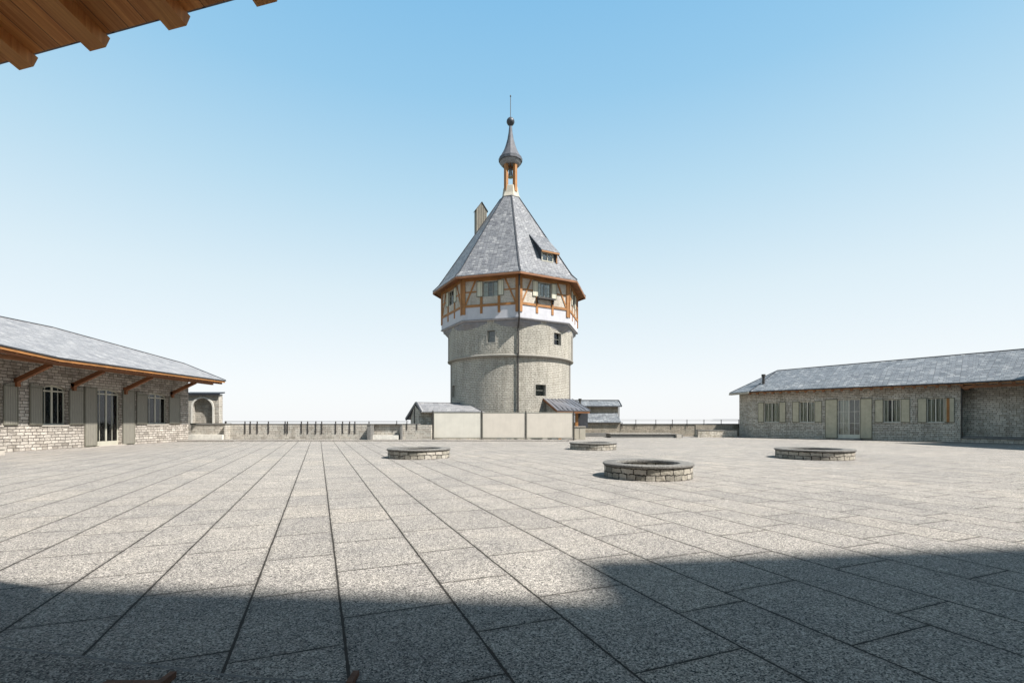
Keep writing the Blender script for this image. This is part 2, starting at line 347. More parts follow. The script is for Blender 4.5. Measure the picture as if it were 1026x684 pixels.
def empty(name, loc, rz=0.0):
    o = bpy.data.objects.new(name, None); COL.objects.link(o); o.location = loc; o.rotation_euler = (0, 0, rz); o.empty_display_size = .3
    return o
def thing(name, loc, label, cat, group=None, rz=0.0):
    o = empty(name, loc, rz); tag(o, label, cat, group); return o
def tag(o, label=None, cat=None, group=None, kind=None):
    if label: o['label'] = label
    if cat: o['category'] = cat
    if group: o['group'] = group
    if kind: o['kind'] = kind
    return o
def settle(root):
    """shift children (modelled in world coordinates) so that they hang under an Empty at the thing's base"""
    inv = Matrix.Translation(root.location).inverted()
    for c in root.children: c.location = inv @ c.location
def part(mb, name, mat, parent, **k):
    """parts are modelled in world coordinates; move them into the frame of their parent"""
    o = mb.build(name, mat, None, **k)
    w = Vector(o.location); p = parent; off = Vector((0, 0, 0))
    while p is not None: off += Vector(p.location); p = p.parent
    o.parent = parent; o.location = w-off; return o
def W(px, py, Y):
    return Vector(((px-CX)/FPX*Y, Y, EYE+(HOR-py)/FPX*Y))

def panel(mb, u0, u1, v0, v1, ops, depth, mp, ustep=None, back=False):
    """wall face with openings (ua, ub, va, vb, rise, depth) and their reveals; mp(u, v, d) with d = depth into the wall"""
    us = {u0, u1}; vs = {v0, v1}
    for o in ops: us |= {o[0], o[1]}; vs |= {o[2], o[3]}
    if ustep:
        k = max(1, round((u1-u0)/ustep))
        for i in range(k+1):
            u = u0+(u1-u0)*i/k
            if min(abs(u-x) for x in us) > ustep*.3: us.add(u)
    us = sorted(us); vs = sorted(vs)
    for i in range(len(us)-1):
        for j in range(len(vs)-1):
            uc, vc = (us[i]+us[i+1])/2, (vs[j]+vs[j+1])/2
            if any(o[0] < uc < o[1] and o[2] < vc < o[3] for o in ops): continue
            mb.add([mp(us[i], vs[j], 0), mp(us[i+1], vs[j], 0), mp(us[i+1], vs[j+1], 0), mp(us[i], vs[j+1], 0)], [(0, 1, 2, 3)])
    for (a, b, c, d, rise) in ops:
        inner = [x for x in us if a <= x <= b]
        if rise > 0:
            n = 10; arc = []
            for k in range(n+1):
                t = k/n; u = a+(b-a)*t; arc.append((u, d-rise*(2*t-1)**2))
            for k in range(n):
                (ua, va), (ub, vb) = arc[k], arc[k+1]
                if abs(va-d) > 1e-6 or abs(vb-d) > 1e-6:
                    mb.add([mp(ua, va, 0), mp(ub, vb, 0), mp(ub, d, 0), mp(ua, d, 0)], [(0, 1, 2, 3)])
                mb.add([mp(ua, va, 0), mp(ub, vb, 0), mp(ub, vb, depth), mp(ua, va, depth)], [(0, 1, 2, 3)])
            top = d-rise
        else:
            top = d
            for x, y in zip(inner, inner[1:]):
                mb.add([mp(x, d, 0), mp(y, d, 0), mp(y, d, depth), mp(x, d, depth)], [(0, 1, 2, 3)])
        for x, y in zip(inner, inner[1:]):
            mb.add([mp(x, c, 0), mp(y, c, 0), mp(y, c, depth), mp(x, c, depth)], [(0, 1, 2, 3)])
        for u in (a, b):
            mb.add([mp(u, c, 0), mp(u, top, 0), mp(u, top, depth), mp(u, c, depth)], [(0, 1, 2, 3)])

def frame_of(origin, u, n_in):
    """map (u, v, d): along u, up, and d into the wall"""
    O, u, n = Vector(origin), Vector(u).normalized(), Vector(n_in).normalized()
    return lambda a, v, d: O+u*a+n*d+Vector((0, 0, v))
def sub(mp, au, av, ad=0):
    return lambda a, v, d: mp(a+au, v+av, d+ad)
def lbox(mb, mp, u0, u1, v0, v1, d0, d1):
    return mb.box(u0, u1, v0, v1, d0, d1, mp=mp)

def window(parent, mp, a, b, c, d, dep, rise=0, frame='frame', mull=1, bars=1, fw=.07, curtain=None, name='window', plinth=0, openleaf=None):
    """timber window filling the opening (a..b, c..d) at depth dep: frame, mullions, panes, dark room behind"""
    f = MB()
    lbox(f, mp, a, a+fw, c, d-rise, dep-.06, dep); lbox(f, mp, b-fw, b, c, d-rise, dep-.06, dep)
    lbox(f, mp, a+fw, b-fw, c, c+fw+plinth, dep-.06, dep)
    if rise > 0:
        n = 10
        for k in range(n):
            t0, t1 = k/n, (k+1)/n
            y0, y1 = d-rise*(2*t0-1)**2, d-rise*(2*t1-1)**2; x0, x1 = a+(b-a)*t0, a+(b-a)*t1
            f.add([mp(x0, y0-fw*1.1, dep-.06), mp(x1, y1-fw*1.1, dep-.06), mp(x1, y1, dep-.06), mp(x0, y0, dep-.06),
                   mp(x0, y0-fw*1.1, dep), mp(x1, y1-fw*1.1, dep), mp(x1, y1, dep), mp(x0, y0, dep)],
                  [(0, 1, 2, 3), (7, 6, 5, 4), (0, 4, 5, 1), (3, 2, 6, 7)])
        lbox(f, mp, a+fw, b-fw, d-rise-.12-fw, d-rise-.12, dep-.055, dep-.004)
    else: lbox(f, mp, a+fw, b-fw, d-fw, d, dep-.06, dep)
    top = d-fw
    for k in range(1, mull+1):
        u = a+(b-a)*k/(mull+1); lbox(f, mp, u-fw*.6, u+fw*.6, c+fw+plinth, top, dep-.075, dep-.003)
    g = f
    for k in range(mull+1):
        ua = a+(b-a)*k/(mull+1); ub = a+(b-a)*(k+1)/(mull+1)
        for q in range(1, bars+1):
            v = c+plinth+(top-c-plinth)*q/(bars+1); lbox(g, mp, ua+fw*.8, ub-fw*.8, v-.016, v+.016, dep-.052, dep-.022)
        um = (ua+ub)/2
        if ub-ua > .5: lbox(g, mp, um-.016, um+.016, c+fw+plinth, top, dep-.050, dep-.024)
    w = part(f, name, M[frame], parent)
    p = MB(); lbox(p, mp, a+.01, b-.01, c+.01, d-.012-rise*.5 if rise else d-.01, dep-.036, dep-.030); part(p, 'pane', M['glass'], w)
    r = MB(); lbox(r, mp, a-.02, b+.02, c-.02, d+.02, dep+.55, dep+.60)
    lbox(r, mp, a-.06, a-.02, c-.02, d+.02, dep+.002, dep+.60); lbox(r, mp, b+.02, b+.06, c-.02, d+.02, dep+.002, dep+.60)
    lbox(r, mp, a-.02, b+.02, d+.02, d+.06, dep+.002, dep+.60); lbox(r, mp, a-.02, b+.02, c-.06, c-.02, dep+.002, dep+.60)
    part(r, 'room', M['dark'], w)
    if curtain:
        q = MB()
        for (s0, s1) in curtain:
            n = 12; x0, x1 = a+(b-a)*s0, a+(b-a)*s1
            for k in range(n):
                t0, t1 = k/n, (k+1)/n; o0 = .02*math.sin(k*1.9); o1 = .02*math.sin((k+1)*1.9)
                A, B = x0+(x1-x0)*t0, x0+(x1-x0)*t1
                q.add([mp(A, c+.05, dep+.05+o0), mp(B, c+.05, dep+.05+o1), mp(B, d-.1-rise, dep+.05+o1), mp(A, d-.1-rise, dep+.05+o0),
                       mp(A, c+.05, dep+.06+o0), mp(B, c+.05, dep+.06+o1), mp(B, d-.1-rise, dep+.06+o1), mp(A, d-.1-rise, dep+.06+o0)],
                      [(0, 1, 2, 3), (7, 6, 5, 4), (0, 4, 5, 1), (3, 2, 6, 7)])
        part(q, 'curtain', M['curtain'], w)
    return w

def shutter(parent, mp, a, b, c, d, mat, ra=0, rb=0, prot=.05, label=None):
    """board shutter folded back against the wall; ra/rb drop its two upper corners for an arched head"""
    f = MB(); n = 6; top = []
    for k in range(n+1):
        t = k/n; u = a+(b-a)*t
        drop = ra*(1-t)**2 if ra else (rb*t**2 if rb else 0)
        top.append((u, d-drop))
    pts = [(a, c), (b, c)]+top[::-1]
    vs = [mp(u, v, -.015) for u, v in pts]+[mp(u, v, -.015-prot) for u, v in pts]; m = len(pts)
    f.add(vs, [tuple(range(m)), tuple(range(2*m-1, m-1, -1))]+[(i, i+m, (i+1) % m+m, (i+1) % m) for i in range(m)])
    o = part(f, 'shutter', M[mat], parent)
    if label: o['label'] = label
    g = MB(); h = d-c
    e = .035
    lbox(g, mp, a, b, c, c+e*1.6, -.015-prot-.018, -.015-prot+.001); lbox(g, mp, a, a+e, c, d-ra, -.015-prot-.02, -.015-prot+.001); lbox(g, mp, b-e, b, c, d-rb, -.015-prot-.02, -.015-prot+.001)
    lbox(g, mp, a+e, b-e, d-max(ra, rb)-e*1.6, d-max(ra, rb), -.015-prot-.017, -.015-prot+.001)
    part(g, 'shutter_frame', M['shut_edge'], o)
    return o

# ------------------------------------------------------------------ the ground
g = MB(); g.slab([(-3200, -3200, -40), (3200, -3200, -40), (3200, 3200, -40), (-3200, 3200, -40)], 2)
tag(g.build('ground', M['ground']), kind='structure')
g = MB(); g.slab([(-60, -30, 0), (60, -30, 0), (60, 62, 0), (-60, 62, 0)], 39.0)
tag(g.build('paving', M['paving']), kind='structure')
# border band of coarser stone along the house behind the camera, 4 mm proud
g = MB(); g.slab([(-12, 5.22-.06, .004), (-3.20, 3.47, .004), (-1.73, 3.16, .004), (.2, 3.02, .004), (14, .1, .004), (14, -3, .004), (-12, -3, .004)], .003)
tag(g.build('border_paving', M['border']), kind='structure')
g = MB(); g.slab([(-12, 5.22-.035, .002), (-3.19, 3.495, .002), (-1.72, 3.185, .002), (.2, 3.045, .002), (14, .125, .002), (14, -.5, .002), (-12, -.5, .002)], .001)
tag(g.build('border_joint', M['iron']), kind='structure')
# low kerb platforms in front of the parapet
g = MB(); g.box(W(237, 0, 41).x, 4.9, 41.2, 43.0, .002, .085); tag(g.build('kerb', M['kerbstone'], bevel=.012), kind='structure')
g = MB(); g.box(-29.0, W(237, 0, 40.6).x, 40.2, 41.9, .002, .12); tag(g.build('kerb_step', M['kerbstone'], bevel=.012), kind='structure')

# ------------------------------------------------------------------ the tower
TC = Vector((-.16, 52.0, 0)); D0 = R(6.3)
tower = thing('castle_tower', tuple(TC), 'round stone castle tower with half-timbered octagonal top storey and slate spire', 'tower')
def cyl(rad):
    return lambda a, v, d: Vector((TC.x+(rad-d)*math.sin(a), TC.y-(rad-d)*math.cos(a), v))
def px2phi(px, rad):
    best = min(range(-8800, 8801, 5), key=lambda k: abs(FPX*(TC.x+rad*math.sin(R(k/100)))/(TC.y-rad*math.cos(R(k/100)))-(px-CX)))
    return R(best/100)
def py2z(py, phi, rad): return EYE+(HOR-py)/FPX*(TC.y-rad*math.cos(phi))
def drum_ops(rad, specs):
    r = []
    for (x0, x1, y0, y1) in specs:
        p0, p1 = px2phi(x0, rad), px2phi(x1, rad); pm = (p0+p1)/2
        r.append((p0, p1, py2z(y1, pm, rad), py2z(y0, pm, rad), 0))
    return r
lo_ops = drum_ops(6.43, [(536.5, 546.8, 385.2, 396.4), (453.2, 455.8, 386, 397.7)])
up_ops = drum_ops(6.68, [(488.3, 496, 331, 342.8), (555, 562, 333.6, 345.6)])
for rad, z0, z1, ops, nm in ((6.43, -.3, 8.0, lo_ops, 'lower_drum'), (6.68, 7.9, 11.35, up_ops, 'upper_drum')):
    mb = MB(); panel(mb, -math.pi, math.pi, z0, z1, ops, .55, cyl(rad), ustep=math.pi/60)
    part(mb, nm, M['drum'], tower, smooth=25, origin=tuple(TC))
    for o in ops:
        s = MB(); mp = cyl(rad)
        window(tower, mp, o[0], o[1], o[2], o[3], .30, frame='frame_grey', mull=0, bars=1, fw=.010)
        for (a, b, c, d) in ((o[0]-.018, o[0], o[2]-.1, o[3]+.1), (o[1], o[1]+.018, o[2]-.1, o[3]+.1), (o[0], o[1], o[2]-.1, o[2]), (o[0], o[1], o[3], o[3]+.1)):
            lbox(s, mp, a, b, c, d, -.02, .05)
        part(s, 'window_surround', M['window_stone'], tower)
mb = MB(); mb.lathe([(6.40, 7.84), (6.52, 7.86), (6.76, 7.92), (6.78, 8.02), (6.69, 8.08), (6.6, 8.08), (6.4, 7.88)], 96, (TC.x, TC.y), closed=True)
part(mb, 'string_course', M['window_stone'], tower, smooth=35)
for sgn in (-1, 1):  # slightly proud, darker strips down both outer edges of the drum
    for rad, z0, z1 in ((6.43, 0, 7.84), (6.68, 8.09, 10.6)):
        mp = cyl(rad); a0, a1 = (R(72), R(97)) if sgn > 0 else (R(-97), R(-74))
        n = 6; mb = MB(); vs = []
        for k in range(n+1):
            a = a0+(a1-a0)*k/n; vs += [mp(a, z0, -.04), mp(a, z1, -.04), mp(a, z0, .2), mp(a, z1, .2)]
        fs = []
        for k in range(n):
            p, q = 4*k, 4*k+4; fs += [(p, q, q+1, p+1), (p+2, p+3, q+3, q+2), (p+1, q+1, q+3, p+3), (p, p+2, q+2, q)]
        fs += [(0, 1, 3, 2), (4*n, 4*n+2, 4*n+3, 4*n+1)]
        mb.add(vs, fs); part(mb, 'edge_strip', M['edge_strip'], tower)
def octp(rad, k, z, d0=D0):
    a = d0+k*math.pi/4; return Vector((TC.x+rad*math.sin(a), TC.y-rad*math.cos(a), z))
# corbel: octagon that dies into the round drum
mb = MB(); n = 64
def octr(a, rad):
    t = (a-D0) % (math.pi/4)-math.pi/8; return rad*math.cos(math.pi/8)/math.cos(t)
rings = []
for z, f in ((10.55, 'r'), (10.95, .5), (11.05, 1.0), (11.28, 1.0), (11.34, 1.0)):
    ring = []
    for i in range(n):
        a = D0+2*math.pi*i/n; ro = octr(a, 7.22)
        r_ = 6.62 if f == 'r' else 6.62+(ro-6.62)*f
        if f == .5: r_ = 6.62+(ro-6.62)*.72
        ring.append((TC.x+max(r_, 6.62)*math.sin(a), TC.y-max(r_, 6.62)*math.cos(a), z))
    rings.append(ring)
vs = [p for r_ in rings for p in r_]; fs = []
for k in range(len(rings)-1):
    for i in range(n): j = (i+1) % n; fs.append((k*n+i, k*n+j, (k+1)*n+j, (k+1)*n+i))
fs.append(tuple((len(rings)-1)*n+i for i in range(n)))
mb.add(vs, fs); part(mb, 'corbel', M['corbel'], tower)
ph = D0
mb = MB(); mb.lathe([(7.42, 11.30), (7.42, 12.66)], 8, (TC.x, TC.y), ph); part(mb, 'plaster_frieze', M['plaster'], tower)
mb = MB(); mb.lathe([(7.50, 11.34), (7.50, 11.42)], 8, (TC.x, TC.y), ph); part(mb, 'drip_moulding', M['corbel'], tower)
# infill walls with window openings, one per face
AP = 7.4*math.cos(math.pi/8); SW = 7.4*math.sin(math.pi/8)     # apothem, half side
walls = MB()
faces = []
for k in range(8):
    a = D0+math.pi/8+k*math.pi/4
    nrm = Vector((math.sin(a), -math.cos(a), 0)); tan = Vector((math.cos(a), math.sin(a), 0))
    mp = frame_of(TC+nrm*AP, tan, -nrm); faces.append((k, mp))
    panel(walls, -SW, SW, 12.6, 15.4, [(-.74, .74, 13.55, 15.0, 0)], .5, mp)
part(walls, 'infill_wall', M['infill'], tower)
for k, mp in faces:
    cw = (k == 0)
    window(tower, mp, -.74, .74, 13.55, 15.0, .16, frame='frame_grey', mull=2 if k != 0 else 1, bars=2, fw=.05, curtain=[(0.0, .3), (.72, 1)] if k in (0, 7) else None)
    shutter(tower, mp, -1.36, -.76, 13.55, 15.05, 'shut_tower', prot=.04); shutter(tower, mp, .76, 1.36, 13.55, 15.05, 'shut_tower', prot=.04)
    t = lambda nm, *b: [part(MB().box(*x, mp=mp), nm, M['wood_front'], tower) for x in b]
    t('rail', (-SW, SW, 12.62, 12.84, -.09, .05)); t('head_beam', (-SW, SW, 15.12, 15.40, -.10, .05))
    t('middle_rail', (-SW+.2, -1.38, 14.02, 14.14, -.055, .05), (1.38, SW-.2, 14.02, 14.14, -.055, .05))
    t('stud', (-1.0, -.76, 11.98, 12.62, -.07, .05), (.76, 1.0, 11.98, 12.62, -.07, .05), (-1.0, -.76, 12.84, 13.53, -.065, .05), (.76, 1.0, 12.84, 13.53, -.065, .05))
    t('lintel', (-1.1, 1.1, 15.02, 15.12, -.06, .05))
    for sg in (-1, 1):
        b = MB(); x0, x1 = sg*(SW-.32), sg*1.50
        b.add([mp(x0-.08, 12.84, -.06), mp(x0+.08, 12.84, -.06), mp(x1+.08, 15.12, -.06), mp(x1-.08, 15.12, -.06), mp(x0-.08, 12.84, .05), mp(x0+.08, 12.84, .05), mp(x1+.08, 15.12, .05), mp(x1-.08, 15.12, .05)],
              [(0, 1, 2, 3), (7, 6, 5, 4), (0, 4, 5, 1), (3, 2, 6, 7), (1, 5, 6, 2), (0, 3, 7, 4)])
        part(b, 'brace', M['wood_front'], tower)
        t('post', (sg*(SW-.02) if sg < 0 else SW-.32, -SW+.32 if sg < 0 else SW-.02, 11.95, 15.12, -.105, .04))
    if k in (0, 1):
        b = MB(); lbox(b, mp, -.95, .95, 13.34, 13.50, -.42, -.02); lbox(b, mp, -.9, -.78, 12.95, 13.34, -.30, -.11); lbox(b, mp, .78, .9, 12.95, 13.34, -.30, -.11)
        if k == 0: part(b, 'window_box', M['iron'], tower)
# roof: bellcast octagonal pyramid
roof = MB(); roof.lathe([(8.34, 15.40), (8.34, 15.50), (7.72, 16.10), (7.15, 16.92), (6.2, 18.32), (1.12, 25.7)], 8, (TC.x, TC.y), ph)
roofo = part(roof, 'roof', M['slate'], tower)
fa = MB()
for k in range(8):
    p, q = octp(8.30, k, 15.31), octp(8.30, k+1, 15.31); fa.beam(p, q, .10, .19)
part(fa, 'fascia', M['wood'], tower)
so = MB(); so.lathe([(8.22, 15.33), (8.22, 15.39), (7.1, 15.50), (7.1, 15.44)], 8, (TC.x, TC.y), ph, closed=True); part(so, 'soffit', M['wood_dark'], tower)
hp = MB()
for k in range(8):
    pr = [(8.36, 15.53), (7.74, 16.13), (7.17, 16.95), (6.22, 18.35), (1.13, 25.72)]
    for (r0, z0), (r1, z1) in zip(pr, pr[1:]): hp.beam(octp(r0, k, z0), octp(r1, k, z1), .13, .05)
part(hp, 'hip_flashing', M['lead'], roofo)
# dormer on the front right slope
dn = D0+math.pi/8; dnr = Vector((math.sin(dn), -math.cos(dn), 0)); dtn = Vector((math.cos(dn), math.sin(dn), 0))
dp = lambda s_, r_, z: TC+dnr*r_+dtn*s_+Vector((0, 0, z))
dm = MB()
dw0, dw1 = -.12, 1.62
dm.add([dp(dw0, 6.35, 17.15), dp(dw1, 6.35, 17.15), dp(dw1, 6.35, 18.32), dp(dw0, 6.35, 18.32), dp(dw0, 4.65, 20.0), dp(dw1, 4.65, 20.0), dp(dw0, 4.6, 17.15), dp(dw1, 4.6, 17.15)],
       [(0, 1, 2, 3), (0, 3, 4, 6), (1, 7, 5, 2), (3, 2, 5, 4)])
dmo = part(dm, 'dormer', M['lead'], roofo)
dr = MB(); dr.slab([dp(-.22, 6.68, 18.22), dp(1.86, 6.68, 18.22), dp(1.70, 4.50, 20.42), dp(-.34, 4.50, 20.42)], .09); part(dr, 'dormer_roof', M['slate'], dmo)
b = MB(); b.beam(dp(-.22, 6.66, 18.10), dp(1.84, 6.66, 18.10), .08, .15); b.beam(dp(1.66, 6.42, 17.2), dp(1.66, 6.42, 18.1), .12, .12, up=dnr); part(b, 'dormer_beam', M['wood_front'], dmo)
mpd = frame_of(dp(0, 6.36, 0), dtn, -dnr)
b = MB()
for bx in ((-.08, 1.26, 17.22, 17.32), (-.08, 1.26, 17.98, 18.08), (-.08, .02, 17.32, 17.98), (1.16, 1.26, 17.32, 17.98), (.56, .62, 17.32, 17.98)): lbox(b, mpd, *bx, -.08, .02)
wf = part(b, 'dormer_window', M['frame'], dmo)
b = MB(); lbox(b, mpd, .0, 1.18, 17.3, 18.0, -.02, -.012); part(b, 'pane', M['glass'], wf)
b = MB(); lbox(b, mpd, .02, 1.16, 17.32, 17.98, -.006, .02); part(b, 'blind', M['wood_dark'], wf)
# chimney on the left slope
cz = MB(); cc = Vector((-3.42, 52.2, 0)); ca = R(-68)
rot = lambda x, y, z: Vector((cc.x+x*math.cos(ca)-y*math.sin(ca), cc.y+x*math.sin(ca)+y*math.cos(ca), z))
cz.add([rot(-.4, -.58, 20.5), rot(.4, -.58, 20.5), rot(.4, .58, 20.5), rot(-.4, .58, 20.5), rot(-.4, -.58, 24.6), rot(.4, -.58, 24.6), rot(.4, .58, 24.6), rot(-.4, .58, 24.6), rot(-.4, 0, 25.35), rot(.4, 0, 25.35)],
       [(0, 1, 5, 4), (2, 3, 7, 6), (1, 2, 6, 9, 5), (3, 0, 4, 8, 7), (4, 5, 9, 8), (6, 7, 8, 9)])
cho = part(cz, 'chimney', M['plank'], roofo)
b = MB(); b.slab([rot(-.48, -.70, 24.50), rot(.48, -.70, 24.50), rot(.48, 0, 25.46), rot(-.48, 0, 25.46)], .06); b.slab([rot(-.48, .70, 24.50), rot(.48, .70, 24.50), rot(.48, 0, 25.46), rot(-.48, 0, 25.46)], .06)
part(b, 'chimney_cap', M['lead'], cho)
for k in range(1, 6):
    y = -.58+.195*k; b = MB(); b.box(.38, .425, y-.018, y+.018, 21, 24.6+.2*(3-abs(k-3)), mp=rot); part(b, 'cover_strip', M['iron'], cho)
# lantern
c2 = (TC.x, TC.y)
b = MB(); b.lathe([(1.16, 25.62), (1.08, 25.8), (.92, 26.2), (.80, 27.0), (.76, 27.05)], 6, c2, ph+.2); part(b, 'lantern_base', M['cream'], tower)
b = MB(); b.lathe([(1.2, 25.60), (1.2, 25.7)], 8, c2, ph); part(b, 'lead_collar', M['lead'], tower)
for k in range(4):
    a = R(47)+k*math.pi/2; x, y = TC.x+.68*math.sin(a), TC.y-.68*math.cos(a)
    b = MB(); b.beam((x, y, 26.4), (x, y, 29.6), .32, .32, up=(math.sin(a), math.cos(a), 0)); part(b, 'lantern_post', M['wood_front'], tower)
b = MB(); b.beam((TC.x-.5, TC.y, 29.35), (TC.x+.5, TC.y, 29.15), .12, .14); b.beam((TC.x, TC.y-.5, 29.45), (TC.x, TC.y+.5, 29.45), .12, .14); part(b, 'bell_beam', M['wood_dark'], tower)
b = MB(); b.lathe([(.50, 29.42), (.85, 29.34), (1.06, 29.55), (1.15, 29.80)], 32, c2); part(b, 'lantern_bowl', M['corbel'], tower, smooth=35)
b = MB(); b.lathe([(1.14, 29.76), (1.28, 29.82), (1.30, 30.12), (1.18, 30.24), (.98, 30.6), (.74, 31.05), (.52, 31.65), (.34, 32.3), (.22, 33.0), (.16, 33.6), (.12, 33.9)], 12, c2); part(b, 'lantern_roof', M['lead_mid'], tower)
fin = MB(); fin.lathe([(.10, 33.65), (.14, 33.75), (.30, 33.87), (.42, 34.07), (.44, 34.2), (.40, 34.37), (.26, 34.55), (.08, 34.63), (.03, 34.7)], 20, c2)
fo = part(fin, 'finial_ball', M['lead'], tower, smooth=50)
b = MB(); b.tube((TC.x, TC.y, 34.6), (TC.x, TC.y, 37.0), .035, 8); b.lathe([(.02, 36.85), (.09, 36.95), (.02, 37.1)], 8, c2); part(b, 'finial_rod', M['iron'], fo)
# downpipe on the front corner
b = MB(); fr_ = octp(7.60, 0, 0)
b.tube((fr_.x, fr_.y, 15.3), (fr_.x, fr_.y, 11.3), .085); p1 = cyl(6.68)(D0, 10.5, -.16); b.tube((fr_.x, fr_.y, 11.35), tuple(p1), .085)
b.tube(tuple(p1), (p1.x, p1.y, 8.2), .085); p2 = cyl(6.43)(D0, 7.7, -.16); b.tube((p1.x, p1.y, 8.25), tuple(p2), .085); b.tube(tuple(p2), (p2.x, p2.y, .1), .085)
part(b, 'downpipe', M['iron'], tower)
bell = MB(); bell.lathe([(.33, 28.15), (.34, 28.2), (.27, 28.35), (.21, 28.6), (.19, 28.95), (.12, 29.1), (.05, 29.15), (.05, 29.34)], 24, c2)
bo = bell.build('bell', M['bronze'], smooth=40, origin=(TC.x, TC.y, 28.15)); tag(bo, 'small grey metal bell hanging in the open timber lantern on the spire', 'bell')

# ------------------------------------------------------------------ left building
WX, YE = -28.1, 41.6
lb = thing('stone_range', (WX, 27, 0), 'long pale stone courtyard building on the left with deep slate eaves on timber braces', 'building')
mpl = frame_of((WX, 0, 0), (0, 1, 0), (-1, 0, 0))           # u = world y
def ly(px): return -WX*FPX/(CX-px)
TOPW = 3.92
def lop(x0, x1, c, d, rise=.18): return (ly(x0), ly(x1), c, d, rise)
ops = [(24.9, 26.4, 1.48, 3.92, .2), lop(42.2, 68.2, 1.48, 3.92, .2), lop(96.8, 121.8, .02, 3.96, .2), lop(147.3, 168.6, 1.50, 3.92, .2), (20.1, 21.7, 1.48, 3.92, .2), (15.0, 16.6, 1.48, 3.92, .2)]
wl = MB(); WT = 6.1
panel(wl, 12.0, YE, 0, WT, ops, .42, mpl)
# other walls
wl.add([(WX, YE, 0), (WX-9.5, YE, 0), (WX-9.5, YE, 5.6), (WX-7.6, YE, 6.5), (WX-2, YE, 6.5), (WX, YE, WT)], [(0, 1, 2, 3, 4, 5)])
wl.add([(WX, 12, 0), (WX-9.5, 12, 0), (WX-9.5, 12, 5.6), (WX-4.75, 12, 7.9), (WX, 12, WT)], [(0, 1, 2, 3, 4)])
wl.add([(WX-9.5, 12, 0), (WX-9.5, YE, 0), (WX-9.5, YE, 5.6), (WX-9.5, 12, 5.6)], [(0, 1, 2, 3)])
part(wl, 'wall', M['wall_left'], lb)
for i, o in enumerate(ops):
    door = i == 2
    window(lb, mpl, *o[:4], .30, rise=.2, frame='frame', mull=1, bars=0 if door else 0, fw=.09, plinth=.22 if door else 0, curtain=[(.04, .46), (.54, .96)] if i in (1, 2) else [(.05, .45), (.62, .95)], name='door' if door else 'window')
sw = .80
for i, o in enumerate(ops):
    if i == 2:
        shutter(lb, mpl, ly(84.2), o[0]-.03, .05, 3.96, 'shut_left', ra=.0, rb=.0); shutter(lb, mpl, o[1]+.03, ly(134.3), .05, 3.96, 'shut_left')
    else:
        x0 = ly(28.9) if i == 1 else (ly(136.2) if i == 3 else o[0]-sw)
        x1 = ly(83.2) if i == 1 else (ly(179.8) if i == 3 else o[1]+sw)
        shutter(lb, mpl, x0, o[0]-.02, 1.50, 3.92, 'shut_left', ra=.0, rb=.2); shutter(lb, mpl, o[1]+.02, x1, 1.50, 3.92, 'shut_left', ra=.2)
        s = MB(); lbox(s, mpl, o[0]-.05, o[1]+.05, 1.40, 1.478, -.05, .4); part(s, 'sill', M['stone_plain'], lb)
s = MB(); lbox(s, mpl, ops[2][0]-.1, ops[2][1]+.1, .005, .06, -.28, -.002); part(s, 'door_step', M['stone_plain'], lb)
XE = -25.5
def eh(px, py): return EYE+(HOR-py)/(CX-px)*-XE if False else EYE+(HOR-py)/(CX-px)*(-XE)
E2 = Vector((XE, -XE*FPX/(CX-226), EYE+.1432*-XE)); E1 = Vector((XE, -XE*FPX/(CX-60), EYE+.1415*-XE)); E0 = Vector((XE, -XE*FPX/(CX-0), EYE+.151*-XE)); E00 = Vector((XE, 11.0, E0.z))
RX = -33.0; RE = Vector((RX, 34.4, 8.44)); RZ = Vector((RX, 11.0, 8.40)); K = Vector((-29.3, E2.y+.2, 6.86)); KB = Vector((-36.7, E2.y+.2, 6.86)); EB = Vector((-40.5, E2.y, 5.3)); EB0 = Vector((-40.5, 11.0, 5.3))
rf = MB()
RM1 = Vector((RX, E1.y, 8.44)); RM0 = Vector((RX, E0.y, 8.40))
rf.slab([E2, K, RE, RM1, E1], .10); rf.slab([E1, RM1, RM0, E0], .10); rf.slab([E0, RM0, RZ, E00], .10)
rf.slab([K, KB, RE], .10); rf.slab([KB, EB, EB0, RZ, RE], .10)
rl = part(rf, 'roof', M['slate_pale'], lb)
b = MB()
for p, q in ((E2, K), (K, RE), (RE, RM1), (RM1, RZ), (K, KB)): b.beam(p+Vector((0, 0, .02)), q+Vector((0, 0, .02)), .12, .05)
for p, q in ((E2, E1), (E1, E0), (E0, E00)): b.beam(p+Vector((.02, 0, -.045)), q+Vector((.02, 0, -.045)), .08, .06)
part(b, 'roof_edge', M['lead'], rl)
dz = lambda p, z: Vector((p.x-.04, p.y, p.z-z))
b = MB()
for p, q in ((E2, E1), (E1, E0), (E0, E00)): b.beam(dz(p, .165)+Vector((0, -.08 if p is E2 else 0, 0)), dz(q, .165), .09, .13)
part(b, 'fascia', M['wood_front'], lb)
b = MB()
for p, q in ((E2, E1), (E1, E0), (E0, E00)): b.beam(dz(p, .30)+Vector((-.14, -.3 if p is E2 else 0, 0)), dz(q, .30)+Vector((-.14, 0, 0)), .12, .16)
part(b, 'eave_beam', M['wood_dark'], lb)
y = 11.5
sl = (8.44-5.33)/(RX-XE)
while y < E2.y-.1:
    zz = E1.z if y > E1.y else (E0.z if y < E0.y else E0.z+(E1.z-E0.z)*(y-E0.y)/(E1.y-E0.y))
    b = MB(); b.beam((XE-.08, y, zz-.24), (WX-.6, y, zz-.24+sl*(WX-.6-XE)), .11, .16); part(b, 'rafter', M['wood'], lb); y += .78
b = MB()
for p, q in ((E2, E1), (E1, E0), (E0, E00)):
    a_, b_ = dz(p, .115), dz(q, .115); b.slab([a_, b_, Vector((WX, q.y, b_.z+sl*(WX-XE))), Vector((WX, p.y, a_.z+sl*(WX-XE)))], .04)
part(b, 'soffit', M['wood'], lb)
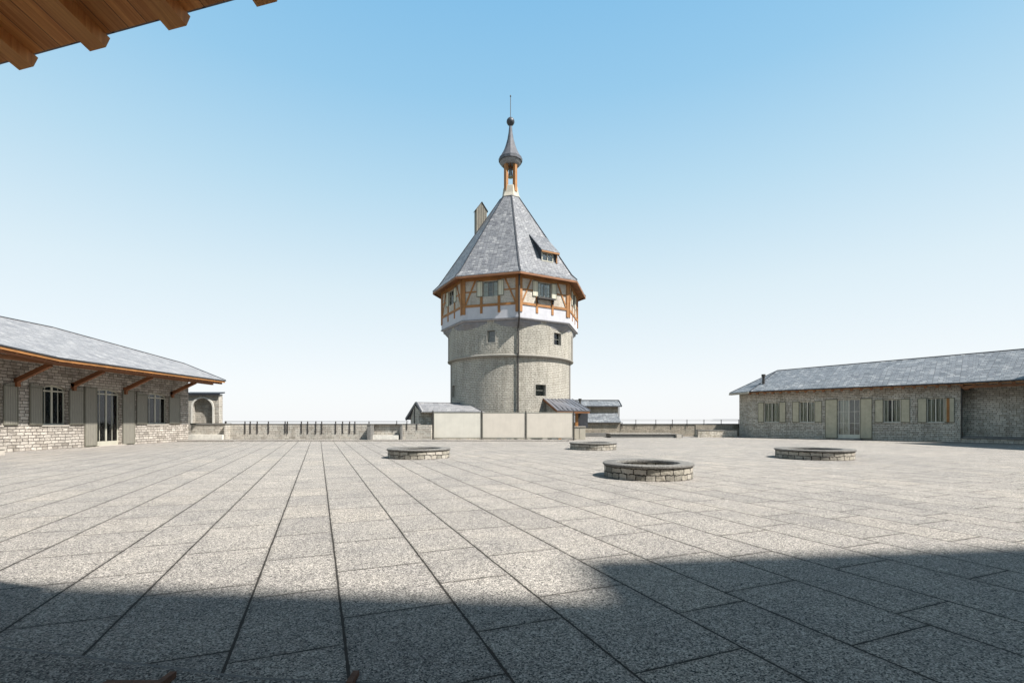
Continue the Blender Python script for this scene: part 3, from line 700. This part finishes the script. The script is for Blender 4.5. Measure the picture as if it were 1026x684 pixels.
b = MB(); b.beam((XE-.62, 11.2, 5.08), (XE-.62, YE+.15, 4.98), .2, .22); part(b, 'purlin', M['wood'], lb)
b = MB(); b.beam((WX+.08, 11.2, 5.75), (WX+.08, YE, 5.75), .14, .2); part(b, 'wall_plate', M['wood'], lb)
for px in (15.5, 72.5, 124.5, 171.5):
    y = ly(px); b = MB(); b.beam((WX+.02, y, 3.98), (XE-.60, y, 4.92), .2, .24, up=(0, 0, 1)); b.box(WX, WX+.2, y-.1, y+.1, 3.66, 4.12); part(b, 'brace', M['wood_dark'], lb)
for y in (22.9, 18.5):
    b = MB(); b.beam((WX+.02, y, 3.98), (XE-.60, y, 4.92), .2, .24); b.box(WX, WX+.2, y-.1, y+.1, 3.66, 4.12); part(b, 'brace', M['wood_dark'], lb)

# small stone block at the left edge
b = MB(); b.box(-27.2, -25.40, 23.7, 24.0, 0, .30); b.box(-27.25, -25.36, 23.66, 24.04, .302, .37)
tag(b.build('stone_bench', M['stone_plain'], bevel=.012), 'low pale stone block bench in front of the left building at the photo edge', 'bench')

# ------------------------------------------------------------------ niche pavilion and wall bench beside the left building
Yn = 46.5
nx0, nx1 = W(186.5, 0, Yn).x, W(219.3, 0, Yn).x
nt = thing('arched_niche', ((nx0+nx1)/2, Yn, 0), 'pale stone wall block with a round arched niche and dark slate coping', 'niche wall')
mpn = frame_of((0, Yn, 0), (1, 0, 0), (0, 1, 0)); ax0, ax1 = W(193, 0, Yn).x, W(213, 0, Yn).x; am = (ax0+ax1)/2; ar = (ax1-ax0)/2; spr = 2.98
b = MB()
panel(b, nx0, ax0, 0, 4.33, [], .5, mpn); panel(b, ax1, nx1, 0, 4.33, [], .5, mpn); panel(b, ax0, ax1, 0, 1.2, [], .5, mpn)
n = 16; arc = [(am-ar*math.cos(math.pi*k/n), spr+ar*math.sin(math.pi*k/n)) for k in range(n+1)]
for (ua, va), (ub, vb) in zip(arc, arc[1:]):
    b.add([mpn(ua, va, 0), mpn(ub, vb, 0), mpn(ub, 4.33, 0), mpn(ua, 4.33, 0)], [(0, 1, 2, 3)])
    b.add([mpn(ua, va, 0), mpn(ub, vb, 0), mpn(ub, vb, .42), mpn(ua, va, .42)], [(0, 1, 2, 3)])
for u in (ax0, ax1): b.add([mpn(u, 1.2, 0), mpn(u, spr, 0), mpn(u, spr, .42), mpn(u, 1.2, .42)], [(0, 1, 2, 3)])
b.add([mpn(ax0, 1.2, .42), mpn(ax1, 1.2, .42), mpn(ax1, 4.0, .42), mpn(ax0, 4.0, .42)], [(0, 1, 2, 3)]); b.add([mpn(ax0, 1.2, 0), mpn(ax1, 1.2, 0), mpn(ax1, 1.2, .42), mpn(ax0, 1.2, .42)], [(0, 1, 2, 3)])
b.add([(nx0, Yn, 0), (nx0, Yn+.6, 0), (nx0, Yn+.6, 4.33), (nx0, Yn, 4.33)], [(0, 1, 2, 3)]); b.add([(nx1, Yn, 0), (nx1, Yn+.6, 0), (nx1, Yn+.6, 4.33), (nx1, Yn, 4.33)], [(0, 1, 2, 3)])
b.add([(nx0, Yn+.6, 0), (nx1, Yn+.6, 0), (nx1, Yn+.6, 4.33), (nx0, Yn+.6, 4.33)], [(0, 1, 2, 3)])
part(b, 'wall', M['parapet'], nt)
b = MB()
for (ua, va), (ub, vb) in zip(arc, arc[1:]):
    f = 1.17; A = (am+(ua-am)*f, spr+(va-spr)*f); B = (am+(ub-am)*f, spr+(vb-spr)*f)
    b.add([mpn(ua, va, -.05), mpn(ub, vb, -.05), mpn(*B, -.05), mpn(*A, -.05), mpn(ua, va, .05), mpn(ub, vb, .05), mpn(*B, .05), mpn(*A, .05)], [(0, 1, 2, 3), (3, 2, 6, 7), (0, 4, 5, 1)])
lbox(b, mpn, ax0-.17, ax0, 1.5, spr, -.05, .05); lbox(b, mpn, ax1, ax1+.17, 1.5, spr, -.05, .05)
part(b, 'arch_moulding', M['stone_pale'], nt)
b = MB(); b.slab([(nx0-.1, Yn-.22, 4.45), (nx1+.2, Yn-.22, 4.45), (nx1+.15, Yn+.75, 4.60), (nx0-.1, Yn+.75, 4.60)], .12); b.box(nx0-.1, nx1+.18, Yn-.2, Yn-.12, 4.22, 4.34); part(b, 'coping', M['lead'], nt)
Yb = 42.2
bx0, bx1 = W(187.4, 0, Yb).x, W(225.2, 0, Yb).x
bt = thing('wall_bench', ((bx0+bx1)/2, Yb, 0), 'stone wall bench with dark coping below the arched niche', 'bench', 'stone wall benches')
b = MB(); b.box(bx0, bx1-.002, Yb+.5, Yb+.9, .1, 1.42); b.box(bx1-.14, bx1, Yb+.1, Yb+.9, .1, 1.42); part(b, 'backrest', M['parapet'], bt)
b = MB(); b.box(bx0, bx1+.04, Yb+.44, Yb+.96, 1.424, 1.54); b.box(bx1-.18, bx1+.04, Yb+.06, Yb+.44, 1.424, 1.54); part(b, 'coping', M['stone_dark'], bt)
b = MB(); b.box(bx0, bx1-.16, Yb-.1, Yb+.5, .1, .54); part(b, 'seat', M['stone_pale'], bt, bevel=.01)

# ------------------------------------------------------------------ left parapet with iron posts
Yp = 43.0
wx0, wx1 = W(225.5, 0, Yp).x, W(432, 0, Yp).x
pw = thing('parapet_wall', ((wx0+wx1)/2, Yp, 0), 'long low pale stone parapet left of the tower with many dark iron posts', 'wall')
b = MB(); b.box(wx0, W(371, 0, Yp).x, Yp, Yp+.6, 0, 1.396); b.box(W(402, 0, Yp).x, wx1, Yp, Yp+.6, 0, 1.396); b.box(W(371, 0, Yp).x, W(402, 0, Yp).x, Yp+.22, Yp+.6, 0, 1.396); part(b, 'wall', M['parapet'], pw)
b = MB(); b.box(wx0, W(420, 0, Yp).x, Yp, Yp+.66, 1.40, 1.50); part(b, 'coping', M['stone_dark'], pw)
b = MB()
for px, w_, d_ in ((370.3, .30, 1.0), (401.2, .14, .42)):
    x = W(px, 0, Yp-.3).x; b = MB(); b.box(x, x+w_, Yp-d_, Yp-.002, .09, 1.38); b.box(x-.03, x+w_+.03, Yp-d_-.04, Yp-.06, 1.383, 1.47)
    part(b, 'pier', M['stone_dark'], pw)
b = MB(); x0 = W(374.5, 0, Yp).x; b.box(x0, W(400.3, 0, Yp).x, Yp-.35, Yp+.2, .09, .47); part(b, 'seat', M['stone_pale'], pw, bevel=.01)
rl = MB(); rl.tube((wx0, Yp-.03, 1.69), (W(410, 0, Yp).x, Yp-.03, 1.69), .028, 8); rlo = part(rl, 'handrail', M['steel'], pw)
for px in (225.6, 245, 250.3, 257.3, 268.5, 285.3, 287.6, 301.6, 307.9, 316.1, 322, 336, 343, 350, 355.3, 369.5):
    x = W(px, 0, Yp-.1).x; b = MB(); lo = .30 if px < 226 else .62; wd = .075 if px < 226 else .045
    b.box(x-wd, x+wd, Yp-.05, Yp-.004, lo, 1.73); part(b, 'post', M['iron'], rlo)
for px in (397.3, 407.5, 417.5):
    x = W(px, 0, Yp-.1).x; b = MB(); b.box(x-.035, x+.035, Yp-.05, Yp-.004, .95 if px > 400 else 1.4, 1.76 if px < 410 else 1.5); part(b, 'post', M['iron'], rlo)

# ------------------------------------------------------------------ left hut
hut = thing('slate_hut', (-6.5, 46, 0), 'small stone hut with wide grey slate hipped roof behind the fence left end', 'hut')
F = W(422, 412, 44.6); PK = W(417, 403, 46.3); RR = W(467.7, 403.8, 48.3); RR.z = PK.z; FR = W(483, 412, 44.0); FR.z = F.z; BL = W(406.7, 419.6, 48.5); BR = Vector((-1.5, 51.5, 2.2))
b = MB(); b.slab([F, FR, RR, PK], .09); b.slab([PK, RR, BR, BL], .09); b.slab([FR, BR, RR], .09); hr = part(b, 'roof', M['slate_pale'], hut)
b = MB(); b.beam(PK+Vector((0, 0, -.03)), F+Vector((0, 0, -.03)), .12, .2); b.beam(PK+Vector((0, 0, -.03)), BL+Vector((0, 0, -.03)), .12, .26); b.beam(RR, FR, .08, .06); b.beam(PK, RR, .1, .05); part(b, 'verge_board', M['lead'], hr)
A1 = Vector((-8.75, 45.1, 0)); A2 = Vector((-9.45, 46.4, 0)); A3 = Vector((-10.2, 48.2, 0)); A4 = Vector((-3.2, 50.6, 0)); A5 = Vector((-2.9, 44.9, 0))
b = MB()
vs = [A1, A2, A3, A4, A5, A1+Vector((0, 0, 2.72)), A2+Vector((0, 0, 3.30)), A3+Vector((0, 0, 2.0)), A4+Vector((0, 0, 2.1)), A5+Vector((0, 0, 2.75))]
b.add(vs, [(0, 1, 6, 5), (1, 2, 7, 6), (2, 3, 8, 7), (3, 4, 9, 8), (4, 0, 5, 9)]); part(b, 'wall', M['wall_right'], hut)
b = MB(); b.beam((-7.45, 45.05, 2.05), (-7.1, 44.3, 2.45), .12, .14); part(b, 'brace', M['wood_dark'], hut)
b = MB(); b.tube(A2+Vector((.02, -.06, .2)), A2+Vector((.02, -.06, 3.2)), .06); part(b, 'downpipe', M['iron'], hut)

# ------------------------------------------------------------------ screen fence before the tower
Yf = 43.55
fe = thing('screen_fence', (-.8, Yf, 0), 'long cream panel screen fence standing at the foot of the tower', 'fence')
for (x0, x1, mt) in ((434.6, 482.0, 'panel_a'), (483.4, 526.2, 'panel_b'), (527.6, 574.0, 'panel_b')):
    a, c = W(x0, 0, Yf).x, W(x1, 0, Yf).x
    b = MB(); b.box(a+.05, c-.05, Yf-.015, Yf+.015, .25, 2.46); po = part(b, 'panel', M[mt], fe)
    b = MB(); b.box(a, c, Yf-.03, Yf+.03, 2.462, 2.53); b.box(a, c, Yf-.03, Yf+.03, .17, .248); b.box(a, a+.048, Yf-.03, Yf+.03, .25, 2.46); b.box(c-.048, c, Yf-.03, Yf+.03, .25, 2.46); part(b, 'panel_frame', M['frame_grey'], po)
for px in (433.8, 482.7, 526.9, 574.8):
    x = W(px, 0, Yf).x; b = MB(); b.box(x-.05, x+.05, Yf-.05, Yf+.05, .0, 2.66); b.box(x-.2, x+.2, Yf-.35, Yf+.35, .086, .11); part(b, 'post', M['iron'], fe)
for px in (446, 465, 500, 510, 546, 555):
    x = W(px, 0, Yf).x; b = MB(); b.box(x-.22, x+.22, Yf-.2, Yf+.2, .086, .165); part(b, 'foot_block', M['stone_plain'] if px in (446, 465, 546) else M['stone_dark'], fe)

# ------------------------------------------------------------------ right shelter with standing-seam roof
sh = thing('timber_shelter', (5, 46, 0), 'open timber shelter with ribbed metal lean-to roof right of the tower foot', 'shelter')
TL = W(543.7, 398.5, 46.5); TR = W(573.5, 401.3, 49.0); BRR = W(591.5, 411, 44.6); BLL = W(558.0, 410.7, 44.4); TR.z = TL.z
b = MB(); b.slab([BLL, BRR, TR, TL], .08); so_ = part(b, 'roof', M['zinc'], sh)
b = MB()
for k in range(9):
    t = k/8; b.beam(TL.lerp(TR, t)+Vector((0, 0, .025)), BLL.lerp(BRR, t)+Vector((0, 0, .025)), .04, .05)
part(b, 'standing_seam', M['zinc'], so_)
b = MB(); b.beam(TL+Vector((-.02, 0, -.1)), BLL+Vector((-.02, 0, -.1)), .08, .18); b.beam(BLL+Vector((.05, .08, -.18)), BRR+Vector((-.05, .08, -.18)), .12, .2); b.beam(BLL.lerp(BRR, .02)+Vector((0, .8, .1)), BRR+Vector((-.4, .8, .1)), .14, .18); part(b, 'eave_beam', M['wood'], sh)
for px in (561, 577.8):
    x = W(px, 0, 45).x; b = MB(); b.box(x-.13, x+.13, 44.9, 45.16, 0, 2.6); part(b, 'post', M['wood_front'], sh)
b = MB(); b.add([(3.3, 46.6, 0), (4.15, 45.0, 0), (4.15, 45.0, 2.55), (3.3, 46.6, 3.7)], [(0, 1, 2, 3)]); b.add([(3.3, 46.6, 0), (3.3, 46.6, 3.7), (6.1, 49.0, 3.7), (6.1, 49.0, 0)], [(0, 1, 2, 3)]); part(b, 'wall', M['wall_right'], sh)
b = MB(); b.box(W(580, 0, 45.3).x, W(590, 0, 45.3).x, 45.9, 46.0, 1.1, 2.9); part(b, 'shade_panel', M['lead'], sh)  # dark sheet painted in for the shade inside the open shelter
cb = thing('cabinet', (6.3, 45, 0), 'pale service cabinet standing beside the right end of the fence', 'cabinet')
x0, x1 = W(575.6, 0, 44.6).x, W(586.6, 0, 44.6).x
b = MB(); b.box(x0, x1, 44.6, 45.3, .0, 1.18); part(b, 'body', M['cream'], cb, bevel=.01)
b = MB(); b.box(x0-.04, x1+.04, 44.54, 45.36, 1.184, 1.25); part(b, 'lid', M['stone_plain'], cb)
b = MB(); xm = x0+(x1-x0)*.45; b.box(xm-.012, xm+.012, 44.585, 44.599, .1, 1.1); part(b, 'door_gap', M['iron'], cb)

# ------------------------------------------------------------------ low slate building far right of the tower
Yo = 55.0
ob = thing('stepped_outbuilding', (10, Yo, 0), 'low stone outbuilding with two stepped slate roofs right of the tower', 'building')
ox0, ox1 = W(560, 0, Yo).x, W(624, 0, Yo).x
b = MB(); b.box(ox0, W(622, 0, Yo).x, Yo, Yo+1.8, 0, 1.58); b.box(ox0, W(622.5, 0, Yo).x, Yo+1.6, Yo+5, 0, 3.6); part(b, 'wall', M['parapet_brown'], ob)
b = MB(); b.slab([(ox0, Yo-.25, 1.62), (W(622, 0, Yo).x, Yo-.25, 1.62), (W(621.5, 0, Yo).x, Yo+1.62, 2.74), (ox0, Yo+1.62, 2.74)], .08); part(b, 'lower_roof', M['slate_blue'], ob)
b = MB(); b.slab([(ox0, Yo+1.25, 3.52), (ox1+.12, Yo+1.25, 3.52), (ox1+.12, Yo+2.8, 4.22), (ox0, Yo+2.8, 4.22)], .08); b.slab([(ox0, Yo+5.6, 3.0), (ox1+.12, Yo+5.6, 3.0), (ox1+.12, Yo+2.8, 4.22), (ox0, Yo+2.8, 4.22)], .08); orf = part(b, 'roof', M['slate_blue'], ob)
b = MB(); b.beam((ox0, Yo+2.8, 4.26), (ox1+.15, Yo+2.8, 4.26), .16, .07); b.beam((ox0, Yo+1.22, 3.46), (ox1+.15, Yo+1.22, 3.46), .09, .12); b.beam((ox1+.15, Yo+1.22, 3.5), (ox1+.15, Yo+2.8, 4.22), .1, .12); part(b, 'roof_edge', M['lead'], orf)
b = MB(); x = W(581.5, 0, Yo+.6).x; b.tube((x, Yo+.9, 2.0), (x, Yo+.9, 4.15), .12, 12); b.tube((x, Yo+.9, 4.15), (x, Yo+.9, 4.35), .19, 12); part(b, 'flue_pipe', M['iron'], ob)
b = MB(); x = ox1-.1; b.tube((x, Yo-.08, .9), (x, Yo-.08, 1.6), .05); b.tube((x, Yo+1.5, 1.6), (x, Yo+1.5, 3.5), .05); part(b, 'downpipe', M['iron'], ob)

# ------------------------------------------------------------------ right parapet, railing, seats
pr_ = thing('parapet_wall', (18, Yo, 0), 'low brown stone parapet with thin rail between the outbuilding and right building', 'wall')
px0, px1 = W(624.2, 0, Yo).x, W(744, 0, Yo).x
b = MB(); b.box(px0-.3, px1, Yo+.05, Yo+.65, 0, 1.34); part(b, 'wall', M['parapet_brown'], pr_)
b = MB(); b.box(px0-.3, px1, Yo-.02, Yo+.7, 1.344, 1.44); part(b, 'coping', M['stone_dark'], pr_)
b = MB(); b.tube((px0-.2, Yo+.02, 1.90), (px1, Yo+.02, 1.90), .026, 8); b.tube((px0-.2, Yo+.02, 1.74), (px1, Yo+.02, 1.74), .012, 6); ro_ = part(b, 'handrail', M['steel'], pr_)
for px in (637, 657, 673.6, 688.2, 705.2, 722.4, 740):
    x = W(px, 0, Yo).x; b = MB(); b.box(x-.03, x+.03, Yo-.07, Yo-.022, 1.0, 1.92); part(b, 'post', M['iron'], ro_)
b = MB(); x0, x1 = W(612, 0, 49.8).x, W(684, 0, 49.8).x; b.box(x0, x1, 49.8, 52.3, .002, .34)
pb = thing('stone_platform', ((x0+x1)/2, 51, 0), 'long low stone platform with pale top in front of the right parapet', 'platform')
part(b, 'base', M['stone_dark'], pb)
b = MB(); b.box(x0-.05, x1-.6, 49.72, 52.35, .344, .43); part(b, 'slab', M['kerbstone'], pb, bevel=.01)
b = MB(); b.box(W(677.5, 0, 49.5).x, W(682.5, 0, 49.5).x, 49.35, 49.78, .002, .32); part(b, 'step_block', M['stone_plain'], pb, bevel=.01)
b = MB(); b.box(W(585, 0, 52).x, W(612, 0, 52).x, 53.2, 53.9, .002, .42)
tag(b.build('stone_bench', M['stone_dark'], bevel=.015), 'dark low stone bench under the outbuilding wall', 'bench')
sb = thing('wall_bench', (22, 51.2, 0), 'stone block seat with masonry front beside the end wall of the right building', 'bench', 'stone wall benches')
x0, x1 = W(699.5, 0, 51.2).x, W(738.5, 0, 51.2).x
b = MB(); b.box(x0, x1, 51.2, 52.0, .002, .74); part(b, 'seat', M['wall_right'], sb)
b = MB(); b.box(x0+.1, x1, 52.1, 52.5, 0, 1.30); part(b, 'backrest', M['parapet_brown'], sb)
b = MB(); b.box(x0-.03, x1+.03, 51.16, 52.08, .744, .81); part(b, 'seat_slab', M['stone_dark'], sb)

# ------------------------------------------------------------------ stone wells
def make_well(r=1.42, h=.44):
    root = empty('stone_well', (0, 0, 0))
    b = MB(); b.lathe([(r, -.03), (r, h-.075), (r-.34, h-.075), (r-.34, -.03)], 64, closed=True); w = b.build('wall', M['well'], root, smooth=35)
    b = MB(); o = r+.045; i_ = r-.38
    b.lathe([(o-.02, h-.08), (o, h-.06), (o, h-.02), (o-.03, h), (i_+.02, h), (i_, h-.02), (i_, h-.08)], 64, closed=True); b.build('rim', M['well_rim'], root, smooth=35)
    b = MB(); b.lathe([(r-.33, -.02), (r-.33, .06)], 48); b.build('gravel_bed', M['gravel'], root)
    return root
wells = [((648.8), 14.85, 1.32, .44, 'nearest round stone well ring in the open courtyard before the tower'),
         ((419.8), 22.75, 1.44, .44, 'low round stone well ring left of centre, in front of the left parapet'),
         ((594.2), 29.4, 1.40, .42, 'farthest and smallest-looking round stone well ring by the fence right end'),
         ((815.3), 22.3, 1.58, .44, 'round stone well ring in front of the right building door')]
w0 = None
for i, (px, Y, r_, h_, lab) in enumerate(wells):
    if i == 0: w0 = make_well(1.32, .44); o = w0
    else:
        o = w0.copy(); COL.objects.link(o)
        for ch in w0.children:
            c = ch.copy(); COL.objects.link(c); c.parent = o
    o.location = ((px-CX)/FPX*Y, Y, 0); o.rotation_euler.z = i*1.3; s_ = r_/1.32; o.scale = (s_, s_, h_/.44)
    tag(o, lab, 'well', 'round stone wells in the courtyard')

# ------------------------------------------------------------------ right building
A = Vector((25.6, 51.0, 0)); B = Vector((36.9, 39.4, 0)); U = (B-A).normalized(); LEN = (B-A).length
NI = Vector((-U.y, U.x, 0)); NI = NI if NI.x > 0 else -NI
rb = thing('courtyard_house', tuple(A), 'long grey stone house on the right with slate roof and sage green shutters', 'building')
mpr = frame_of(A, U, NI)
def rt(px):
    k = (px-CX)/FPX; return (k*A.y-A.x)/(U.x-k*U.y)
def rz_(px, py):
    t = rt(px); return EYE+(HOR-py)/FPX*(A.y+U.y*t)
WH = 5.14
wins = [(765.6, 780.8, 404.0, 422.8, 759.6, 787.3), (801.0, 816.2, 402.5, 423.0, 794.0, 823.6), (885.2, 902.3, 399.6, 422.8, 876.5, 911.8), (928.8, 946.2, 397.8, 422.8, 919.3, 956.4)]
door = (839.3, 861.7, 401.2, 435.2, 826.9, 873.9)
ops = []
for w in wins+[door]: ops.append((rt(w[0]), rt(w[1]), 1.62 if w is not door else .14, 3.66 if w is not door else 3.78, 0))
b = MB(); panel(b, 0, LEN, 0, WH, ops, .3, mpr)
S0 = A+Vector((-.5, 1.9, 0)); S1 = A+NI*8+Vector((2, 0, 0))
up = Vector((0, 0, 4.8))
b.add([A, S0, S0+up, A+Vector((0, 0, WH))], [(0, 1, 2, 3)]); S2 = S0+NI*8
b.add([S0, S2, S2+up, S0+up], [(0, 1, 2, 3)])
Bc = B+NI*1.2; C = B+Vector((2.4, -3.6, 0)); UC = (C-B).normalized(); C = B+UC*8; Cc = C+NI*1.2
b.add([B, Bc, Bc+Vector((0, 0, WH)), B+Vector((0, 0, WH))], [(0, 1, 2, 3)]); b.add([Bc, Cc, Cc+Vector((0, 0, WH)), Bc+Vector((0, 0, WH))], [(0, 1, 2, 3)])
Z0 = S2; Z1 = B+NI*9.5; Z2 = C+NI*9.5
for p, q in ((Z0, Z1), (Z1, Z2), (Z2, Cc)): b.add([p, q, q+Vector((0, 0, WH)), p+Vector((0, 0, WH))], [(0, 1, 2, 3)])
part(b, 'wall', M['wall_right'], rb)
for i, (w, o) in enumerate(zip(wins+[door], ops)):
    isd = i == 4
    wo_ = window(rb, mpr, *o[:4], .20, frame='frame_pale', mull=1, bars=0 if not isd else 2, fw=.06, plinth=.28 if isd else 0, name='door' if isd else 'window', curtain=[(.08, .46)] if i == 4 else ([(.05, .28), (.6, .95)] if i == 2 else [(.08, .42), (.58, .92)]))
    shutter(rb, mpr, rt(w[4]), o[0]-.02, o[2]-.03, o[3]+.03, 'shut_right', prot=.045); shutter(rb, mpr, o[1]+.02, rt(w[5]), o[2]-.03, o[3]+.03, 'shut_right', prot=.045)
    s = MB(); lbox(s, mpr, o[0]-.08, o[1]+.08, o[2]-.09, o[2]-.002, -.06, .28); part(s, 'sill' if not isd else 'threshold', M['stone_plain'], rb)
s = MB(); lbox(s, mpr, rt(948.4), rt(951.5), 1.62, 3.66, -.075, -.001); part(s, 'open_casement', M['wood_front'], rb)
s = MB(); lbox(s, mpr, rt(838), rt(864), .002, .05, -.9, -.002); lbox(s, mpr, rt(857), rt(864), .052, .12, -.7, -.002); part(s, 'door_step', M['stone_dark'], rb)
# roof
OV = .9
def rp(t, d, z): return A+U*t+NI*d+Vector((0, 0, z))
EZ = 4.86; RZh = 7.38; RD = 4.7
e_l = rp(.05, -OV, EZ); e_b = rp(LEN+.2, -OV, EZ)
r_l = rp(1.0, RD, RZh); r_b = rp(LEN+1.6, RD, RZh+.32)
e_c = C-NI*OV+Vector((0, 0, EZ)); r_c = C+NI*RD+Vector((1.5, -1, RZh+.4))
bk_l = A+Vector((-1.35, 2.4, EZ)); bkb = rp(0, 9.5+OV, EZ); bkr = rp(LEN+2, 9.5+OV, EZ); bkc = C+NI*(9.5+OV)+Vector((0, 0, EZ))
b = MB(); b.slab([e_l, e_b, r_b, r_l], .10); b.slab([e_b, e_c, r_c, r_b], .10); b.slab([bk_l, e_l, r_l], .10); b.slab([bkb, bk_l, r_l], .10); b.slab([r_l, r_b, bkr, bkb], .10); b.slab([r_b, r_c, bkc, bkr], .10)
rr = part(b, 'roof', M['slate_blue'], rb)
b = MB(); L2 = Vector((0, 0, .02))
for p, q in ((r_l, r_b), (r_b, r_c), (r_l, e_l), (r_l, bk_l)): b.beam(p+L2, q+L2, .12, .05)
for p, q in ((e_l, e_b), (e_b, e_c)): b.beam(p-NI*.03-L2*2, q-NI*.03-L2*2, .07, .08)
part(b, 'roof_edge', M['lead'], rr)
b = MB(); b.beam(bk_l+Vector((.1, .05, -.16)), e_l+Vector((-.02, .05, -.16)), .35, .18); part(b, 'cornice_box', M['cream'], rb)
b = MB(); b.beam(e_l+NI*.06+Vector((0, 0, -.155)), e_b+NI*.06+Vector((0, 0, -.155)), .06, .09); b.beam(e_b+NI*.06+Vector((0, 0, -.155)), e_c+NI*.06+Vector((0, 0, -.155)), .06, .09); part(b, 'fascia', M['wood_front'], rb)
slr = (RZh-EZ)/(RD+OV); t = 0.0
while t < LEN+8:
    p = rp(t, -OV+.02, EZ-.25) if t < LEN else B+UC*(t-LEN)+NI*(-OV+.02)+Vector((0, 0, EZ-.25))
    bb = MB(); bb.beam(p, p+NI*(OV+.3)+Vector((0, 0, slr*(OV+.3))), .20, .24); part(bb, 'rafter', M['wood'], rb); t += .74
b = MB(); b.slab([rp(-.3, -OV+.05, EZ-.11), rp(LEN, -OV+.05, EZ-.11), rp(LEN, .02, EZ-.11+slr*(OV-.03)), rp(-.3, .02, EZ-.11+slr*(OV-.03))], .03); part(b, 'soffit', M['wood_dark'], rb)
b = MB(); b.beam(rp(LEN+.35, -OV+.25, EZ-.42), rp(LEN+.35, 1.2, EZ-.42), .3, .32); b.beam(B+UC*.1-NI*.55+Vector((0, 0, EZ-.38)), C-NI*.55+Vector((0, 0, EZ-.38)), .2, .22); part(b, 'wall_plate', M['wood'], rb)
b = MB(); x_ = A+U*.1-NI*.07; b.tube(B+U*.06-NI*.02+Vector((0, 0, .02)), B+U*.06-NI*.02+Vector((0, 0, 4.5)), .05); part(b, 'downpipe', M['iron'], rb)
k_ = Vector((26.85, 51.15, 0)); b = MB(); b.tube((k_.x, k_.y, 5.2), (k_.x, k_.y, 6.45), .13, 14); b.tube((k_.x, k_.y, 6.45), (k_.x, k_.y, 6.72), .2, 14); part(b, 'flue_pipe', M['iron'], rb)
st = thing('stone_steps', tuple(B+UC*3), 'two dark stone steps along the recessed wall at the right edge', 'steps')
mps = frame_of(B, UC, NI)
b = MB(); lbox(b, mps, .05, 7.5, .002, .34, -.5, 1.1); part(b, 'lower_step', M['wall_right'], st)
b = MB(); lbox(b, mps, .15, 7.5, .344, .50, .0, 1.14); lbox(b, mps, .0, 7.5, .30, .36, -.56, -.505); part(b, 'upper_step', M['stone_dark'], st)

# ------------------------------------------------------------------ tall wing on the far right (outside the frame, throws the shade along the right side)
wg = thing('tall_wing', (43, 18, 0), 'tall grey stone wing beyond the right edge of the courtyard', 'building')
b = MB(); b.box(39.5, 49, 3, 32.6, 0, 11.9); part(b, 'wall', M['wall_right'], wg)
b = MB(); b.slab([(38.6, 2.2, 12.0), (38.6, 33.2, 12.0), (44.2, 33.2, 13.2), (44.2, 2.2, 13.2)], .1); b.slab([(49.8, 2.2, 12.0), (49.8, 33.2, 12.0), (44.2, 33.2, 13.2), (44.2, 2.2, 13.2)], .1); part(b, 'roof', M['slate_blue'], wg)

# ------------------------------------------------------------------ main house behind the camera with the timber eave overhead
mh = thing('castle_house', (3, -6, 0), 'tall castle house whose brown timber eave with square rafters hangs overhead at upper left', 'building')
def hy(x): return -.70-.08*x
def hz(x): return -1.86+.112*x
H1 = 16.5
b = MB()
b.slab([(-26, hy(-26), H1), (12.65, hy(12.65), H1), (12.65, -18, H1), (-26, -18, H1)], H1)
b.slab([(12.6, hz(12.6), H1+.02), (34, hz(34), H1+.02), (34, -18, H1+.02), (12.6, -18, H1+.02)], H1)
part(b, 'wall', M['wall_left'], mh)
eu = Vector((.967, -.256, 0)); en = Vector((.256, .967, 0)); HE = 2.75
# centre of a rafter tip, then one rafter every SP metres
T0 = Vector((-1.4066*HE, 1.3667*HE, EYE+HE))+eu*.083; SP = .272*HE; tp = math.tan(R(17)); RH = .098
b = MB()
ea = T0+eu*(-14)+Vector((0, 0, RH+.002)); eb = T0+eu*(2.42)+Vector((0, 0, RH+.002)); dn_ = -en*6.0+Vector((0, 0, 6.0*tp))
b.slab([ea, eb, eb+dn_, ea+dn_], .035, d=(0, 0, 1)); cs = part(b, 'soffit_boards', M['soffit'], mh)
b = MB(); o_ = Vector((0, 0, .04)); b.slab([ea+o_+en*.05, eb+o_+en*.05, eb+dn_+o_, ea+dn_+o_], .09, d=(0, 0, 1)); part(b, 'roof', M['slate'], mh)
for k in range(-14, 4):
    p = T0+eu*(SP*k+.0)
    b = MB(); w = .158; l_ = 6.0
    vs = []
    for s_ in (-w/2, w/2):
        for (back, zz) in ((0, 0), (-RH*tp, RH-RH*tp*tp), (l_, RH+l_*tp), (l_, l_*tp)):
            vs.append(p+eu*s_-en*back+Vector((0, 0, zz)))
    b.add(vs, [(0, 1, 2, 3), (7, 6, 5, 4), (0, 4, 5, 1), (3, 2, 6, 7), (0, 3, 7, 4), (1, 5, 6, 2)]); part(b, 'rafter', M['rafter'], mh)

# ------------------------------------------------------------------ rusty channel at the near edge
b = MB(); p = W(128, 681, 3.15)
b.box(-2.62, -2.27, 3.05, 3.10, .008, .03); b.box(-2.26, -2.22, 3.02, 3.17, .008, .05)
for k in range(5): b.box(-2.6+.07*k, -2.57+.07*k, 2.85, 3.049, .008, .025)
tag(b.build('drain_grate', M['rust']), 'rusty iron drain grate in the paving at the bottom edge left', 'drain grate')
b = MB(); b.box(-1.06, -1.02, 3.05, 3.20, .006, .04); b.box(-1.015, -.45, 3.04, 3.06, .006, .03)
tag(b.build('rusty_bracket', M['rust']), 'small rusty iron bracket at the end of a paving joint, bottom edge', 'bracket')
